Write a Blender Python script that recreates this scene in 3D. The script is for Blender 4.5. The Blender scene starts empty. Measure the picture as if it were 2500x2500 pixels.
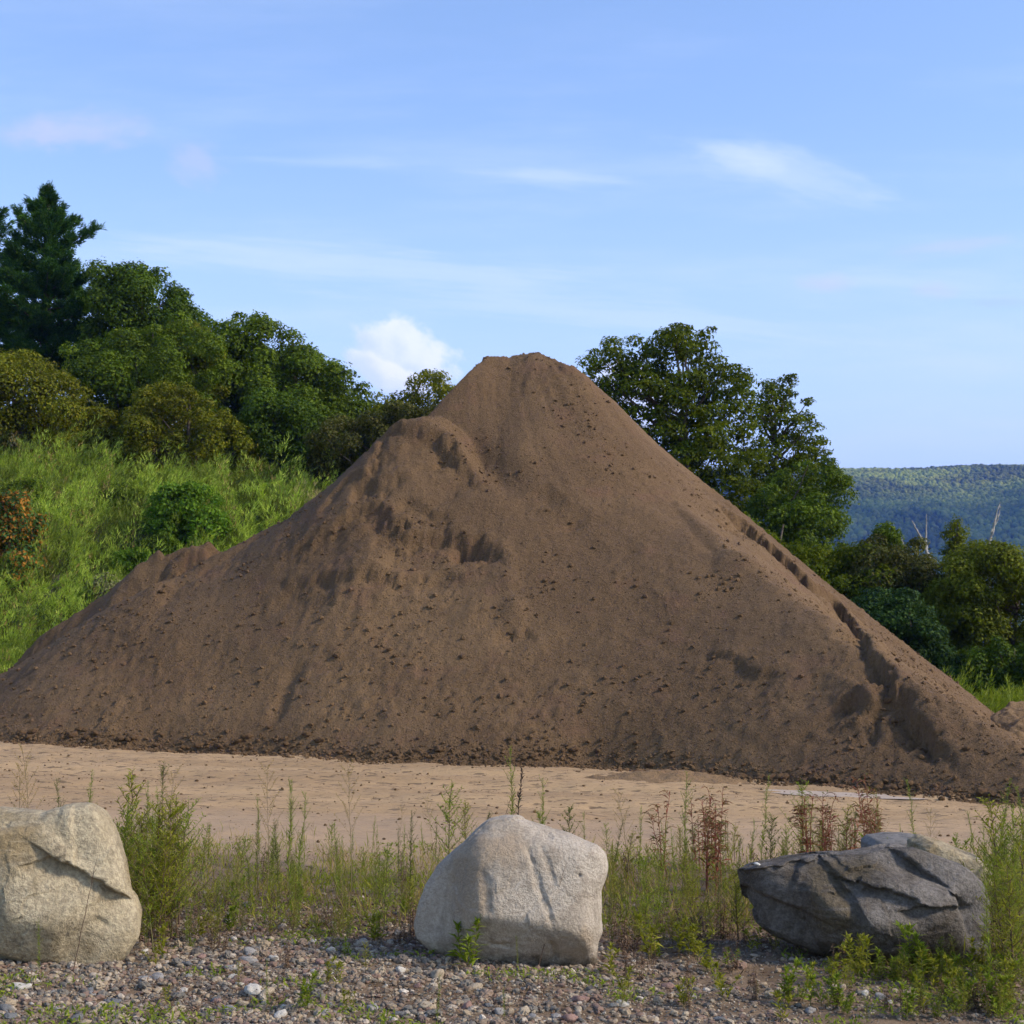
import bpy, math
import numpy as np
from mathutils import Vector

# ------------------------------------------------------------------ camera
F = 3964.0; PITCH = math.atan(310 / F); CAM_H = 1.9
scene = bpy.context.scene
cam_d = bpy.data.cameras.new('camera'); cam = bpy.data.objects.new('camera', cam_d)
scene.collection.objects.link(cam); scene.camera = cam
cam.location = (0, 0, CAM_H); cam.rotation_euler = (math.pi / 2 + PITCH, 0, 0)
cam_d.sensor_width = 36; cam_d.lens = F / 2500 * 36
cam_d.clip_start = 0.1; cam_d.clip_end = 20000
cam_d.dof.use_dof = True; cam_d.dof.focus_distance = 12.5; cam_d.dof.aperture_fstop = 8

# ------------------------------------------------------------------ light
SUN_AZ = math.radians(102)      # from +Y towards +X
SUN_EL = math.radians(36)
sd = Vector((math.sin(SUN_AZ) * math.cos(SUN_EL), math.cos(SUN_AZ) * math.cos(SUN_EL), math.sin(SUN_EL)))
sun_d = bpy.data.lights.new('sun', 'SUN'); sun_d.energy = 3.4; sun_d.angle = math.radians(9)
sun_d.color = (1.0, 0.90, 0.76)
sun = bpy.data.objects.new('sun', sun_d); scene.collection.objects.link(sun)
sun.rotation_euler = sd.to_track_quat('Z', 'Y').to_euler()

scene.view_settings.view_transform = 'Standard'; scene.view_settings.look = 'None'
scene.view_settings.gamma = 1; scene.view_settings.exposure = 0.45
scene.cycles.max_bounces = 6; scene.cycles.diffuse_bounces = 3; scene.cycles.transparent_max_bounces = 4
scene.cycles.volume_bounces = 0
scene.cycles.use_denoising = True
scene.cycles.use_adaptive_sampling = True; scene.cycles.adaptive_threshold = 0.025

world = bpy.data.worlds.new('World'); scene.world = world; world.use_nodes = True


class NT:
    """small helper for node trees"""
    def __init__(s, tree):
        s.t = tree; s.n = tree.nodes; s.l = tree.links
    def new(s, typ, **kw):
        n = s.n.new(typ)
        for k, v in kw.items():
            setattr(n, k, v)
        return n
    def set(s, sock, v):
        if isinstance(v, bpy.types.NodeSocket): s.l.new(v, sock)
        elif v is not None: sock.default_value = v
    def math(s, op, a, b=None, c=None, clamp=False):
        n = s.new('ShaderNodeMath', operation=op, use_clamp=clamp)
        s.set(n.inputs[0], a); s.set(n.inputs[1], b)
        if c is not None: s.set(n.inputs[2], c)
        return n.outputs[0]
    def mix(s, fac, a, b, mode='MIX'):
        n = s.new('ShaderNodeMix', data_type='RGBA', blend_type=mode)
        s.set(n.inputs[0], fac); s.set(n.inputs[6], col(a)); s.set(n.inputs[7], col(b))
        return n.outputs[2]
    def noise(s, vec, scale, detail=4, rough=0.55, dist=0.0):
        n = s.new('ShaderNodeTexNoise'); s.set(n.inputs['Vector'], vec)
        n.inputs['Scale'].default_value = scale; n.inputs['Detail'].default_value = detail
        n.inputs['Roughness'].default_value = rough; n.inputs['Distortion'].default_value = dist
        return n.outputs[0]
    def mapr(s, v, a, b, c=0.0, d=1.0, smooth=True):
        n = s.new('ShaderNodeMapRange'); n.clamp = True
        if smooth: n.interpolation_type = 'SMOOTHSTEP'
        s.set(n.inputs[0], v)
        for i, q in enumerate((a, b, c, d)): s.set(n.inputs[i + 1], q)
        return n.outputs[0]
    def ramp(s, v, stops, interp='LINEAR'):
        n = s.new('ShaderNodeValToRGB'); s.set(n.inputs[0], v)
        cr = n.color_ramp; cr.interpolation = interp
        while len(cr.elements) < len(stops): cr.elements.new(0.5)
        for e, (p, c) in zip(cr.elements, stops): e.position = p; e.color = col(c)
        return n.outputs[0]
    def mapping(s, vec, scale=(1, 1, 1), rot=(0, 0, 0), loc=(0, 0, 0)):
        n = s.new('ShaderNodeMapping'); s.set(n.inputs[0], vec)
        n.inputs[1].default_value = loc; n.inputs[2].default_value = rot; n.inputs[3].default_value = scale
        return n.outputs[0]


def col(c):
    if isinstance(c, (tuple, list)) and len(c) == 3: return (c[0], c[1], c[2], 1)
    return c


def build_world():
    t = NT(world.node_tree); t.n.clear()
    out = t.new('ShaderNodeOutputWorld'); bg = t.new('ShaderNodeBackground')
    t.l.new(bg.outputs[0], out.inputs[0])
    sky = t.new('ShaderNodeTexSky', sky_type='NISHITA')
    sky.sun_disc = False; sky.sun_elevation = SUN_EL; sky.sun_rotation = SUN_AZ
    sky.altitude = 200; sky.air_density = 1.0; sky.dust_density = 0.6; sky.ozone_density = 1.6
    base = t.mix(1.0, sky.outputs[0], SKY_TINT, 'MULTIPLY')
    tc = t.new('ShaderNodeTexCoord')
    sep = t.new('ShaderNodeSeparateXYZ'); t.l.new(tc.outputs['Generated'], sep.inputs[0])
    x, y, z = sep.outputs
    ys = t.math('MAXIMUM', y, 0.02)
    u = t.math('DIVIDE', x, ys); v = t.math('DIVIDE', z, ys)      # slope coordinates on the northern sky
    front = t.mapr(y, 0.1, 0.4)
    comb = t.new('ShaderNodeCombineXYZ'); t.l.new(u, comb.inputs[0]); t.l.new(v, comb.inputs[1])
    uv = comb.outputs[0]
    def blob(cu, cv, ru, rv, rot, nscale, namp, lo, hi, stretch=(1, 1, 1), detail=6, seed=0):
        m = t.mapping(uv, loc=(-cu, -cv, 0))
        m2 = t.mapping(m, rot=(0, 0, -rot))
        m3 = t.mapping(m2, scale=(1 / ru, 1 / rv, 1))
        ln = t.new('ShaderNodeVectorMath', operation='LENGTH'); t.l.new(m3, ln.inputs[0])
        nz = t.noise(t.mapping(m2, scale=stretch, loc=(seed, seed * .7, 0)), nscale, detail, 0.6)
        d = t.math('SUBTRACT', 1.0, ln.outputs[1])
        d = t.math('ADD', d, t.math('MULTIPLY', t.math('SUBTRACT', nz, 0.5), namp))
        return t.math('MULTIPLY', t.mapr(d, lo, hi), front), d, m3
    hz = t.mapr(v, 0.0, 0.34, 0.85, 0.0)
    c = t.mix(hz, base, HORIZON)
    # thin general veil, stretched in long bands
    veil = t.noise(t.mapping(uv, scale=(1.0, 6.0, 1), rot=(0, 0, -0.12)), 3.2, 5, 0.6)
    veil = t.math('MULTIPLY', t.mapr(veil, 0.42, 0.78), t.mapr(v, 0.02, 0.5, 0.42, 0.08))
    c = t.mix(veil, c, CLOUD_WHITE)
    def P(px, py):
        w = ray(px, py); return w[0] / w[1], w[2] / w[1]
    # wisps: (centre px, half size px, tilt, opacity, colour)
    for i, (px, py, rx, ry, rot, op, cc, st) in enumerate([
            (1930, 420, 270, 62, -0.24, 0.26, CLOUD_WHITE, (1.2, 5, 1)),
            (1830, 385, 130, 40, -0.1, 0.30, CLOUD_WHITE, (1.5, 4, 1)),
            (900, 650, 760, 46, -0.09, 0.30, CLOUD_WHITE, (.7, 7, 1)),
            (1500, 770, 720, 34, -0.09, 0.26, CLOUD_WHITE, (.7, 8, 1)),
            (2250, 690, 300, 30, -0.06, 0.2, CLOUD_WHITE, (.7, 8, 1)),
            (1350, 432, 200, 24, -0.06, 0.26, CLOUD_WHITE, (1.0, 7, 1)),
            (820, 395, 260, 16, -0.03, 0.14, CLOUD_WHITE, (1.0, 7, 1)),
            (190, 318, 210, 48, 0.04, 0.30, CLOUD_PINK, (2, 4, 1)),
            (60, 320, 90, 36, 0.0, 0.2, CLOUD_PINK, (2, 4, 1)),
            (480, 395, 80, 52, -0.5, 0.26, CLOUD_PINK, (2, 3, 1)),
            (2020, 690, 70, 26, 0.0, 0.30, CLOUD_PINK, (2, 3, 1)),
            (2280, 708, 60, 22, -0.1, 0.24, CLOUD_PINK, (2, 3, 1)),
            (2440, 738, 80, 14, 0.0, 0.32, CLOUD_GREY, (2, 4, 1)),
            (2330, 600, 150, 22, 0.12, 0.2, CLOUD_PINK, (1.5, 6, 1))]):
        cu, cv = P(px, py)
        m, d, _ = blob(cu, cv, rx / F * 1.2, ry / F * 1.3, rot, 22, 1.7, -0.05, 0.9, st, 6, i * 3.1)
        c = t.mix(t.math('MULTIPLY', m, op), c, cc)
    # cumulus left of the summit and one low behind the right trees
    for (px, py, rx, ry, seed) in ((990, 872, 128, 84, 2.0), (945, 915, 120, 40, 5.0), (1540, 975, 110, 90, 8.0)):
        cu, cv = P(px, py)
        m, d, mm = blob(cu, cv, rx / F * 1.15, ry / F * 1.15, -0.45, 48, 1.15, 0.0, 0.34, (1, 1.2, 1), 8, seed)
        s2 = t.new('ShaderNodeSeparateXYZ'); t.l.new(mm, s2.inputs[0])
        nz = t.noise(t.mapping(uv, loc=(seed, 0, 0)), 60, 6, 0.55)
        sh = t.math('ADD', t.math('MULTIPLY', s2.outputs[1], 0.6), t.math('MULTIPLY', s2.outputs[0], 0.2))
        sh = t.math('ADD', sh, t.math('MULTIPLY', t.math('SUBTRACT', nz, 0.5), 1.6))
        cc = t.mix(t.mapr(sh, -0.5, 0.5), CUM_DARK, CUM_LIGHT)
        c = t.mix(t.math('MULTIPLY', m, 0.82), c, cc)
    t.l.new(c, bg.inputs[0]); bg.inputs[1].default_value = SKY_STRENGTH


# ------------------------------------------------------------------ projection helpers (photo position -> world)
_c, _s = math.cos(PITCH), math.sin(PITCH)
def ray(px, py):
    u = (px - 1250) / F; v = -(py - 1250) / F
    return (u, _c - v * _s, _s + v * _c)
def at(px, py, D):
    r = ray(px, py); t = D / r[1]
    return np.array([r[0] * t, D, CAM_H + r[2] * t])
def ground_at(px, py):
    r = ray(px, py); t = CAM_H / -r[2]
    for _ in range(6):
        x = r[0] * t; t = (CAM_H - gz0(x)) / -r[2]
    return r[0] * t, r[1] * t

HORIZON = (5.8, 7.2, 11.0)
SKY_TINT = (1.85, 1.86, 1.98); SKY_STRENGTH = 0.1
CLOUD_WHITE = (7.6, 8.4, 10.4); CLOUD_PINK = (6.9, 6.3, 9.6); CLOUD_GREY = (4.6, 5.8, 9.0)
CUM_LIGHT = (9.2, 9.4, 10.2); CUM_DARK = (6.6, 7.5, 10.2)
build_world()

# ------------------------------------------------------------------ numpy noise
def _hash(ix, iy, iz, seed):
    h = (ix * 374761393 + iy * 668265263 + iz * 2147483647 + seed * 1274126177).astype(np.uint32)
    h = (h ^ (h >> np.uint32(13))) * np.uint32(1274126177)
    h = h ^ (h >> np.uint32(16))
    return h
_G = np.random.default_rng(5).normal(size=(256, 3)); _G /= np.linalg.norm(_G, axis=1)[:, None]
def perlin(x, y, z=None, seed=0):
    x = np.asarray(x, float); y = np.asarray(y, float); z = np.zeros_like(x) + 0.37 if z is None else np.asarray(z, float)
    ix, iy, iz = np.floor(x).astype(np.int64), np.floor(y).astype(np.int64), np.floor(z).astype(np.int64)
    fx, fy, fz = x - ix, y - iy, z - iz
    w = lambda t: t * t * t * (t * (t * 6 - 15) + 10)
    wx, wy, wz = w(fx), w(fy), w(fz); r = 0
    for dx in (0, 1):
        for dy in (0, 1):
            for dz in (0, 1):
                g = _G[_hash(ix + dx, iy + dy, iz + dz, seed) & np.uint32(255)]
                d = g[..., 0] * (fx - dx) + g[..., 1] * (fy - dy) + g[..., 2] * (fz - dz)
                r = r + d * (wx if dx else 1 - wx) * (wy if dy else 1 - wy) * (wz if dz else 1 - wz)
    return r * 1.5
def fbm(x, y, z=None, oct=4, seed=0, gain=0.5):
    r = 0; a = 1.0; k = 1.0
    for i in range(oct):
        r = r + a * perlin(x * k, y * k, None if z is None else z * k, seed + i * 17); a *= gain; k *= 2.03
    return r
def sstep(a, b, v):
    t = np.clip((v - a) / (b - a), 0, 1); return t * t * (3 - 2 * t)

# ------------------------------------------------------------------ mesh helpers
COL = scene.collection
def mesh(name, V, Fc, mat, smooth=False):
    """V (n,3); Fc (m,k) one face size, or list of such arrays"""
    me = bpy.data.meshes.new(name); V = np.asarray(V, np.float32)
    Fl = Fc if isinstance(Fc, list) else [Fc]
    Fl = [np.asarray(q, np.int32) for q in Fl if len(q)]
    me.vertices.add(len(V)); me.vertices.foreach_set('co', V.ravel())
    nl = sum(q.size for q in Fl); nf = sum(len(q) for q in Fl)
    me.loops.add(nl); me.loops.foreach_set('vertex_index', np.concatenate([q.ravel() for q in Fl]))
    sizes = np.concatenate([np.full(len(q), q.shape[1], np.int32) for q in Fl])
    me.polygons.add(nf); me.polygons.foreach_set('loop_start', np.r_[0, np.cumsum(sizes)[:-1]].astype(np.int32))
    me.polygons.foreach_set('loop_total', sizes)
    me.polygons.foreach_set('use_smooth', np.full(nf, smooth))
    me.update(calc_edges=True); me.validate(clean_customdata=False)
    if mat: me.materials.append(mat)
    return me
def link(name, me, parent=None, loc=None, **props):
    o = bpy.data.objects.new(name, me); COL.objects.link(o)
    if parent: o.parent = parent
    if loc is not None: o.location = tuple(map(float, loc))
    for k, v in props.items(): o[k] = v
    return o
def empty(name, loc, label, category, group=None):
    o = bpy.data.objects.new(name, None); COL.objects.link(o); o.location = tuple(map(float, loc)); o.empty_display_size = 0.2
    o['label'] = label; o['category'] = category
    if group: o['group'] = group
    return o
def grid_faces(nx, ny):
    i = np.arange(nx - 1)[:, None] * ny + np.arange(ny - 1)[None, :]
    i = i.ravel(); return np.stack([i, i + ny, i + ny + 1, i + 1], 1)
def norm(v): return v / (np.linalg.norm(v, axis=-1, keepdims=True) + 1e-9)
def leaves(C, Dr, N, L, W, droop=0.15):
    """rhombic leaves: base C, direction Dr, normal hint N, length, width"""
    Dr = norm(Dr); S = norm(np.cross(Dr, N)); Nn = np.cross(S, Dr)
    L = np.asarray(L)[:, None] if np.ndim(L) else L; W = np.asarray(W)[:, None] if np.ndim(W) else W
    mid = C + Dr * L * 0.45 + Nn * L * droop * .5
    V = np.stack([C, mid + S * W / 2, C + Dr * L - Nn * L * droop * .3, mid - S * W / 2], 1).reshape(-1, 3)
    return V, np.arange(len(V)).reshape(-1, 4)
def blades(C, Dr, W, side):
    """thin triangles: base C, vector Dr (with length), width W, side dir"""
    S = norm(np.cross(Dr, side)); W = np.asarray(W)[:, None] if np.ndim(W) else W
    V = np.stack([C - S * W / 2, C + S * W / 2, C + Dr], 1).reshape(-1, 3)
    return V, np.arange(len(V)).reshape(-1, 3)
def tube(pts, rad, k=6):
    pts = np.asarray(pts, float); n = len(pts); rad = np.broadcast_to(rad, (n,))
    T = norm(np.gradient(pts, axis=0)); up = np.array([0.31, 0.17, 0.93]); up2 = np.array([1., 0.1, 0])
    S = np.cross(T, up); bad = np.linalg.norm(S, axis=1) < .2
    S[bad] = np.cross(T[bad], up2); S = norm(S); B = np.cross(T, S)
    a = np.linspace(0, 2 * np.pi, k, endpoint=False)
    V = pts[:, None] + rad[:, None, None] * (np.cos(a)[None, :, None] * S[:, None] + np.sin(a)[None, :, None] * B[:, None])
    i = np.arange(n - 1)[:, None] * k; j = np.arange(k)[None]
    Fq = np.stack([i + j, i + (j + 1) % k, i + k + (j + 1) % k, i + k + j], -1).reshape(-1, 4)
    return V.reshape(-1, 3), Fq
def merge(parts):
    Vs, Fs = [], {}; o = 0
    for V, Fq in parts:
        Vs.append(V); Fs.setdefault(Fq.shape[1], []).append(Fq + o); o += len(V)
    return np.concatenate(Vs), [np.concatenate(q) for q in Fs.values()]
def ico(level):
    t = (1 + 5 ** .5) / 2
    V = [(-1, t, 0), (1, t, 0), (-1, -t, 0), (1, -t, 0), (0, -1, t), (0, 1, t), (0, -1, -t), (0, 1, -t), (t, 0, -1), (t, 0, 1), (-t, 0, -1), (-t, 0, 1)]
    Fc = [(0, 11, 5), (0, 5, 1), (0, 1, 7), (0, 7, 10), (0, 10, 11), (1, 5, 9), (5, 11, 4), (11, 10, 2), (10, 7, 6), (7, 1, 8), (3, 9, 4), (3, 4, 2), (3, 2, 6), (3, 6, 8), (3, 8, 9), (4, 9, 5), (2, 4, 11), (6, 2, 10), (8, 6, 7), (9, 8, 1)]
    V = norm(np.array(V, float)); Fc = np.array(Fc)
    for _ in range(level):
        E = np.concatenate([Fc[:, [0, 1]], Fc[:, [1, 2]], Fc[:, [2, 0]]]); Es = np.sort(E, 1)
        U, inv = np.unique(Es, axis=0, return_inverse=True); inv = inv.ravel()
        M = norm(V[U[:, 0]] + V[U[:, 1]]) ; n = len(Fc); a, b, c = inv[:n] + len(V), inv[n:2 * n] + len(V), inv[2 * n:] + len(V)
        V = np.concatenate([V, M])
        Fc = np.concatenate([np.stack([Fc[:, 0], a, c], 1), np.stack([Fc[:, 1], b, a], 1), np.stack([Fc[:, 2], c, b], 1), np.stack([a, b, c], 1)])
    return V, Fc

# ------------------------------------------------------------------ materials
def new_mat(name):
    m = bpy.data.materials.new(name); m.use_nodes = True
    t = NT(m.node_tree); b = t.n['Principled BSDF']; b.inputs['Roughness'].default_value = 0.9
    b.inputs['Specular IOR Level'].default_value = 0.25
    return m, t, b
def bump(t, b, h, strength=0.5, dist=0.02, normal=None):
    n = t.new('ShaderNodeBump'); n.inputs['Strength'].default_value = strength; n.inputs['Distance'].default_value = dist
    t.l.new(h, n.inputs['Height'])
    if normal is not None: t.l.new(normal, n.inputs['Normal'])
    t.l.new(n.outputs[0], b.inputs['Normal']); return n.outputs[0]
def opos(t): return t.new('ShaderNodeTexCoord').outputs['Object']

def mat_leaf(name, stops, trans=0.3, clump=None, rough=0.6, dark=0.75):
    """stops: colour ramp over the per-leaf random value"""
    m, t, b = new_mat(name); g = t.new('ShaderNodeNewGeometry')
    c = t.ramp(g.outputs['Random Per Island'], stops)
    if clump:
        nz = t.noise(opos(t), clump, 2, 0.5)
        f = t.mapr(nz, 0.35, 0.65, dark, 1.25)
        cc = t.new('ShaderNodeCombineColor'); [t.l.new(f, cc.inputs[i]) for i in range(3)]
        c = t.mix(1.0, c, cc.outputs[0], 'MULTIPLY')
    t.l.new(c, b.inputs['Base Color']); b.inputs['Roughness'].default_value = rough; b.inputs['Specular IOR Level'].default_value = .08
    tr = t.new('ShaderNodeBsdfTranslucent'); t.l.new(t.mix(1.0, c, (1.5, 1.6, 0.7), 'MULTIPLY'), tr.inputs[0])
    mx = t.new('ShaderNodeMixShader'); mx.inputs[0].default_value = trans
    t.l.new(b.outputs[0], mx.inputs[1]); t.l.new(tr.outputs[0], mx.inputs[2])
    t.l.new(mx.outputs[0], t.n['Material Output'].inputs[0]); return m
def mat_flat(name, c1, c2, scale=8, rough=0.9, bs=0.4, bd=0.01):
    m, t, b = new_mat(name); p = opos(t)
    nz = t.noise(p, scale, 5); t.l.new(t.mix(t.mapr(nz, .35, .65), c1, c2), b.inputs['Base Color'])
    b.inputs['Roughness'].default_value = rough; bump(t, b, t.noise(p, scale * 3, 4), bs, bd); return m

SOIL = ((0.118, 0.067, 0.029), (0.160, 0.094, 0.042), (0.088, 0.049, 0.021))
def mat_soil(name='brown_soil', SOIL=SOIL):
    m, t, b = new_mat(name); p = opos(t)
    big = t.noise(p, 0.35, 4); mid = t.noise(p, 2.2, 6, 0.65); fine = t.noise(p, 22, 5, 0.7)
    c = t.mix(t.mapr(big, .4, .6), SOIL[0], SOIL[1])
    c = t.mix(t.mapr(t.noise(t.mapping(p, loc=(4, 9, 2)), .22, 3), .42, .56, 0, .55), c, SOIL[2])
    c = t.mix(t.mapr(mid, .52, .68, 0, .55), c, SOIL[2])
    streak = t.noise(t.mapping(p, scale=(9, .6, .6)), 1.6, 4, .6)
    c = t.mix(t.mapr(streak, .56, .72, 0, .28), c, (0.1, 0.068, 0.046))
    c = t.mix(t.mapr(fine, .35, .7, 0, .5), c, (0.175, 0.110, 0.058))
    red = t.mapr(t.noise(t.mapping(p, loc=(7, 3, 1)), 1.1, 4, .6), .54, .68, 0, .45)
    c = t.mix(red, c, (0.145, 0.076, 0.042))
    vo = t.new('ShaderNodeTexVoronoi'); vo.inputs['Scale'].default_value = 26; t.l.new(p, vo.inputs['Vector'])
    speck = t.math('LESS_THAN', vo.outputs['Distance'], 0.12)
    pick = t.mapr(t.noise(p, 7, 2), .55, .6)
    c = t.mix(t.math('MULTIPLY', t.math('MULTIPLY', speck, pick), .3), c, (0.36, 0.27, 0.2))
    t.l.new(c, b.inputs['Base Color']); b.inputs['Roughness'].default_value = .95
    h = t.math('ADD', t.math('MULTIPLY', fine, .6), t.math('MULTIPLY', t.noise(p, 70, 3, .7), .35))
    crumb = t.noise(p, 9, 4, .7)
    h = t.math('ADD', h, t.math('MULTIPLY', t.mapr(crumb, .5, .7), 1.0))
    h = t.math('ADD', h, t.math('MULTIPLY', t.mapr(t.noise(p, 34, 3, .6), .52, .66), .5))
    bump(t, b, h, .6, .045); return m

def mat_ground():
    m, t, b = new_mat('sandy_yard'); p = opos(t)
    sep = t.new('ShaderNodeSeparateXYZ'); t.l.new(p, sep.inputs[0]); x, y, z = sep.outputs
    warp = t.noise(p, .5, 3)
    big = t.noise(t.mapping(p, scale=(.22, .9, 1)), .9, 5, .6)
    c = t.mix(t.mapr(big, .35, .65), (0.33, 0.212, 0.108), (0.41, 0.27, 0.14))
    # damp dark crumbs and streaks, long in x
    st = t.noise(t.mapping(p, scale=(1.2, 5, 1)), 1.7, 7, .72)
    far = t.mapr(y, 14, 23, .25, .85)
    c = t.mix(t.math('MULTIPLY', t.mapr(st, .57, .66), far), c, (0.23, 0.155, 0.085))
    fk = t.noise(t.mapping(p, scale=(3.4, 8, 1)), 1.5, 3, .6)
    c = t.mix(t.math('MULTIPLY', t.mapr(fk, .565, .63, 0, .95), t.mapr(y, 14.5, 19, .35, 1)), c, (0.15, 0.098, 0.055))
    f2 = t.noise(p, 30, 4, .7); c = t.mix(t.mapr(f2, .5, .75, 0, .25), c, (0.23, 0.17, 0.12))
    # greyer packed lane close to the weeds
    gl = t.math('MULTIPLY', t.mapr(y, 18.5, 16.5), .55)
    c = t.mix(gl, c, (0.345, 0.24, 0.155))
    # brown earth under gravel and weeds
    edge = t.math('ADD', y, t.math('MULTIPLY', t.math('SUBTRACT', warp, .5), 2.2))
    dirt = t.mix(t.mapr(t.noise(p, 5, 6, .7), .35, .65), (0.12, 0.078, 0.045), (0.21, 0.145, 0.09))
    c = t.mix(t.mapr(edge, 14.6, 13.2), c, dirt)
    # meadow far away
    c = t.mix(t.mapr(y, 38, 44), c, t.mix(t.noise(p, .2, 4), (0.05, 0.075, 0.02), (0.10, 0.12, 0.04)))
    t.l.new(c, b.inputs['Base Color']); b.inputs['Roughness'].default_value = .95
    h = t.math('SUBTRACT', t.math('MULTIPLY', f2, .35), t.math('MULTIPLY', fk, .8))
    h = t.math('ADD', h, st)
    bump(t, b, h, .8, .04); return m

def mat_stone(name, base, light, dark, warm=None, vein=0.0, grain=40, bs=.7, stain_shade=None, rough=.85, strata=0.0):
    m, t, b = new_mat(name); p = opos(t)
    n1 = t.noise(p, 2.2, 6, .6, .4); n2 = t.noise(p, 7, 7, .7, .3); n3 = t.noise(p, grain, 4, .75)
    c = t.mix(t.mapr(n1, .35, .62), base, light)
    c = t.mix(t.mapr(n2, .5, .68, 0, .7), c, dark)
    if warm: c = t.mix(t.mapr(t.noise(t.mapping(p, loc=(3, 1, 7)), 1.7, 5, .6), .48, .62, 0, .8), c, warm)
    if strata:
        s = t.noise(t.mapping(p, scale=(1.5, 1.5, 14), rot=(0, .25, 0)), 2.4, 6, .7)
        c = t.mix(t.mapr(s, .5, .66, 0, strata), c, light)
    c = t.mix(t.mapr(n3, .38, .6, .45, 0), c, dark); c = t.mix(t.mapr(n3, .58, .75, 0, .5), c, light)
    if bs >= 1.0:   # brown weather streaks
        sk = t.noise(t.mapping(p, scale=(7, 7, 1.3), rot=(0, -.22, 0)), 1.4, 5, .65)
        c = t.mix(t.mapr(sk, .56, .68, 0, .55), c, tuple(v * .62 for v in base))
    if stain_shade:   # soil at the foot of the stone; raised to paint the undercut's shade too
        sep = t.new('ShaderNodeSeparateXYZ'); t.l.new(p, sep.inputs[0])
        zz = t.math('ADD', sep.outputs[2], t.math('MULTIPLY', t.math('SUBTRACT', n2, .5), .35))
        c = t.mix(t.mapr(zz, stain_shade + .05, stain_shade - .05, 0, .85), c, (0.1, 0.075, 0.045))
    t.l.new(c, b.inputs['Base Color']); b.inputs['Roughness'].default_value = rough
    h = t.math('ADD', t.math('MULTIPLY', n2, 1.0), t.math('MULTIPLY', n3, .55))
    bump(t, b, h, bs, .03); return m

def mat_pebble(name):
    m, t, b = new_mat(name); g = t.new('ShaderNodeNewGeometry'); r = g.outputs['Random Per Island']
    c = t.ramp(r, [(0, (0.13, 0.11, 0.09)), (.12, (0.36, 0.29, 0.20)), (.24, (0.21, 0.155, 0.105)), (.38, (0.25, 0.175, 0.12)),
                   (.46, (0.40, 0.33, 0.25)), (.54, (0.15, 0.135, 0.11)), (.7, (0.31, 0.235, 0.15)), (.84, (0.20, 0.125, 0.09)),
                   (.985, (0.54, 0.47, 0.38))], 'CONSTANT')
    nz = t.noise(opos(t), 60, 4, .7); c = t.mix(t.mapr(nz, .38, .68, 0, .55), c, (0.14, 0.10, 0.07))
    t.l.new(c, b.inputs['Base Color']); b.inputs['Roughness'].default_value = .8
    bump(t, b, nz, .4, .004); return m

M = {}
M['soil'] = mat_soil(); M['loose'] = mat_soil('loose_dry_soil', ((0.25, 0.155, 0.075), (0.30, 0.19, 0.095), (0.19, 0.115, 0.055))); M['ground'] = mat_ground(); M['pebble'] = mat_pebble('mixed_pebbles')
M['bark'] = mat_flat('bark', (0.07, 0.05, 0.035), (0.14, 0.11, 0.08), 12)
M['deadwood'] = mat_flat('dead_wood', (0.42, 0.38, 0.33), (0.26, 0.23, 0.2), 6)
M['stem_green'] = mat_flat('green_stem', (0.13, 0.15, 0.045), (0.17, 0.1, 0.05), 9)
M['stem_brown'] = mat_flat('brown_stem', (0.10, 0.06, 0.04), (0.17, 0.11, 0.07), 9)
M['stem_red'] = mat_flat('red_stem', (0.25, 0.06, 0.045), (0.2, 0.09, 0.05), 9)
M['stem_tan'] = mat_flat('tan_stem', (0.28, 0.2, 0.11), (0.2, 0.15, 0.07), 9)

gl = lambda a, b, c: [(0, a), (.5, b), (1, c)]
GR = lambda a, b, c: [(0, (0.15, 0.04, 0.025)), (.45, (0.24, 0.08, 0.04)), (.6, (0.12, 0.13, 0.035)), (1, (0.17, 0.07, 0.04))]
M['w_green'] = mat_leaf('weed_green', gl((0.104, 0.140, 0.014), (0.173, 0.220, 0.022), (0.260, 0.280, 0.034)), .35)
M['w_dark'] = mat_leaf('weed_dark_green', gl((0.056, 0.081, 0.012), (0.096, 0.123, 0.017), (0.160, 0.171, 0.023)), .3)
M['w_yellow'] = mat_leaf('weed_yellow_green', gl((0.136, 0.137, 0.013), (0.211, 0.210, 0.023), (0.286, 0.263, 0.038)), .38)
M['w_tan'] = mat_leaf('weed_dry', gl((0.251, 0.162, 0.054), (0.362, 0.250, 0.092), (0.209, 0.175, 0.042)), .25)
M['w_dead'] = mat_leaf('weed_dead_brown', gl((0.077, 0.042, 0.025), (0.132, 0.078, 0.045), (0.242, 0.160, 0.099)), .1)
M['w_red'] = mat_leaf('weed_red', GR((0.290, 0.065, 0.035), (0.435, 0.111, 0.050), (0.189, 0.130, 0.030)), .3)
M['w_black'] = mat_leaf('weed_dark_pods', gl((0.035, 0.025, 0.02), (0.06, 0.04, 0.03), (0.08, 0.05, 0.04)), .05)

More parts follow.
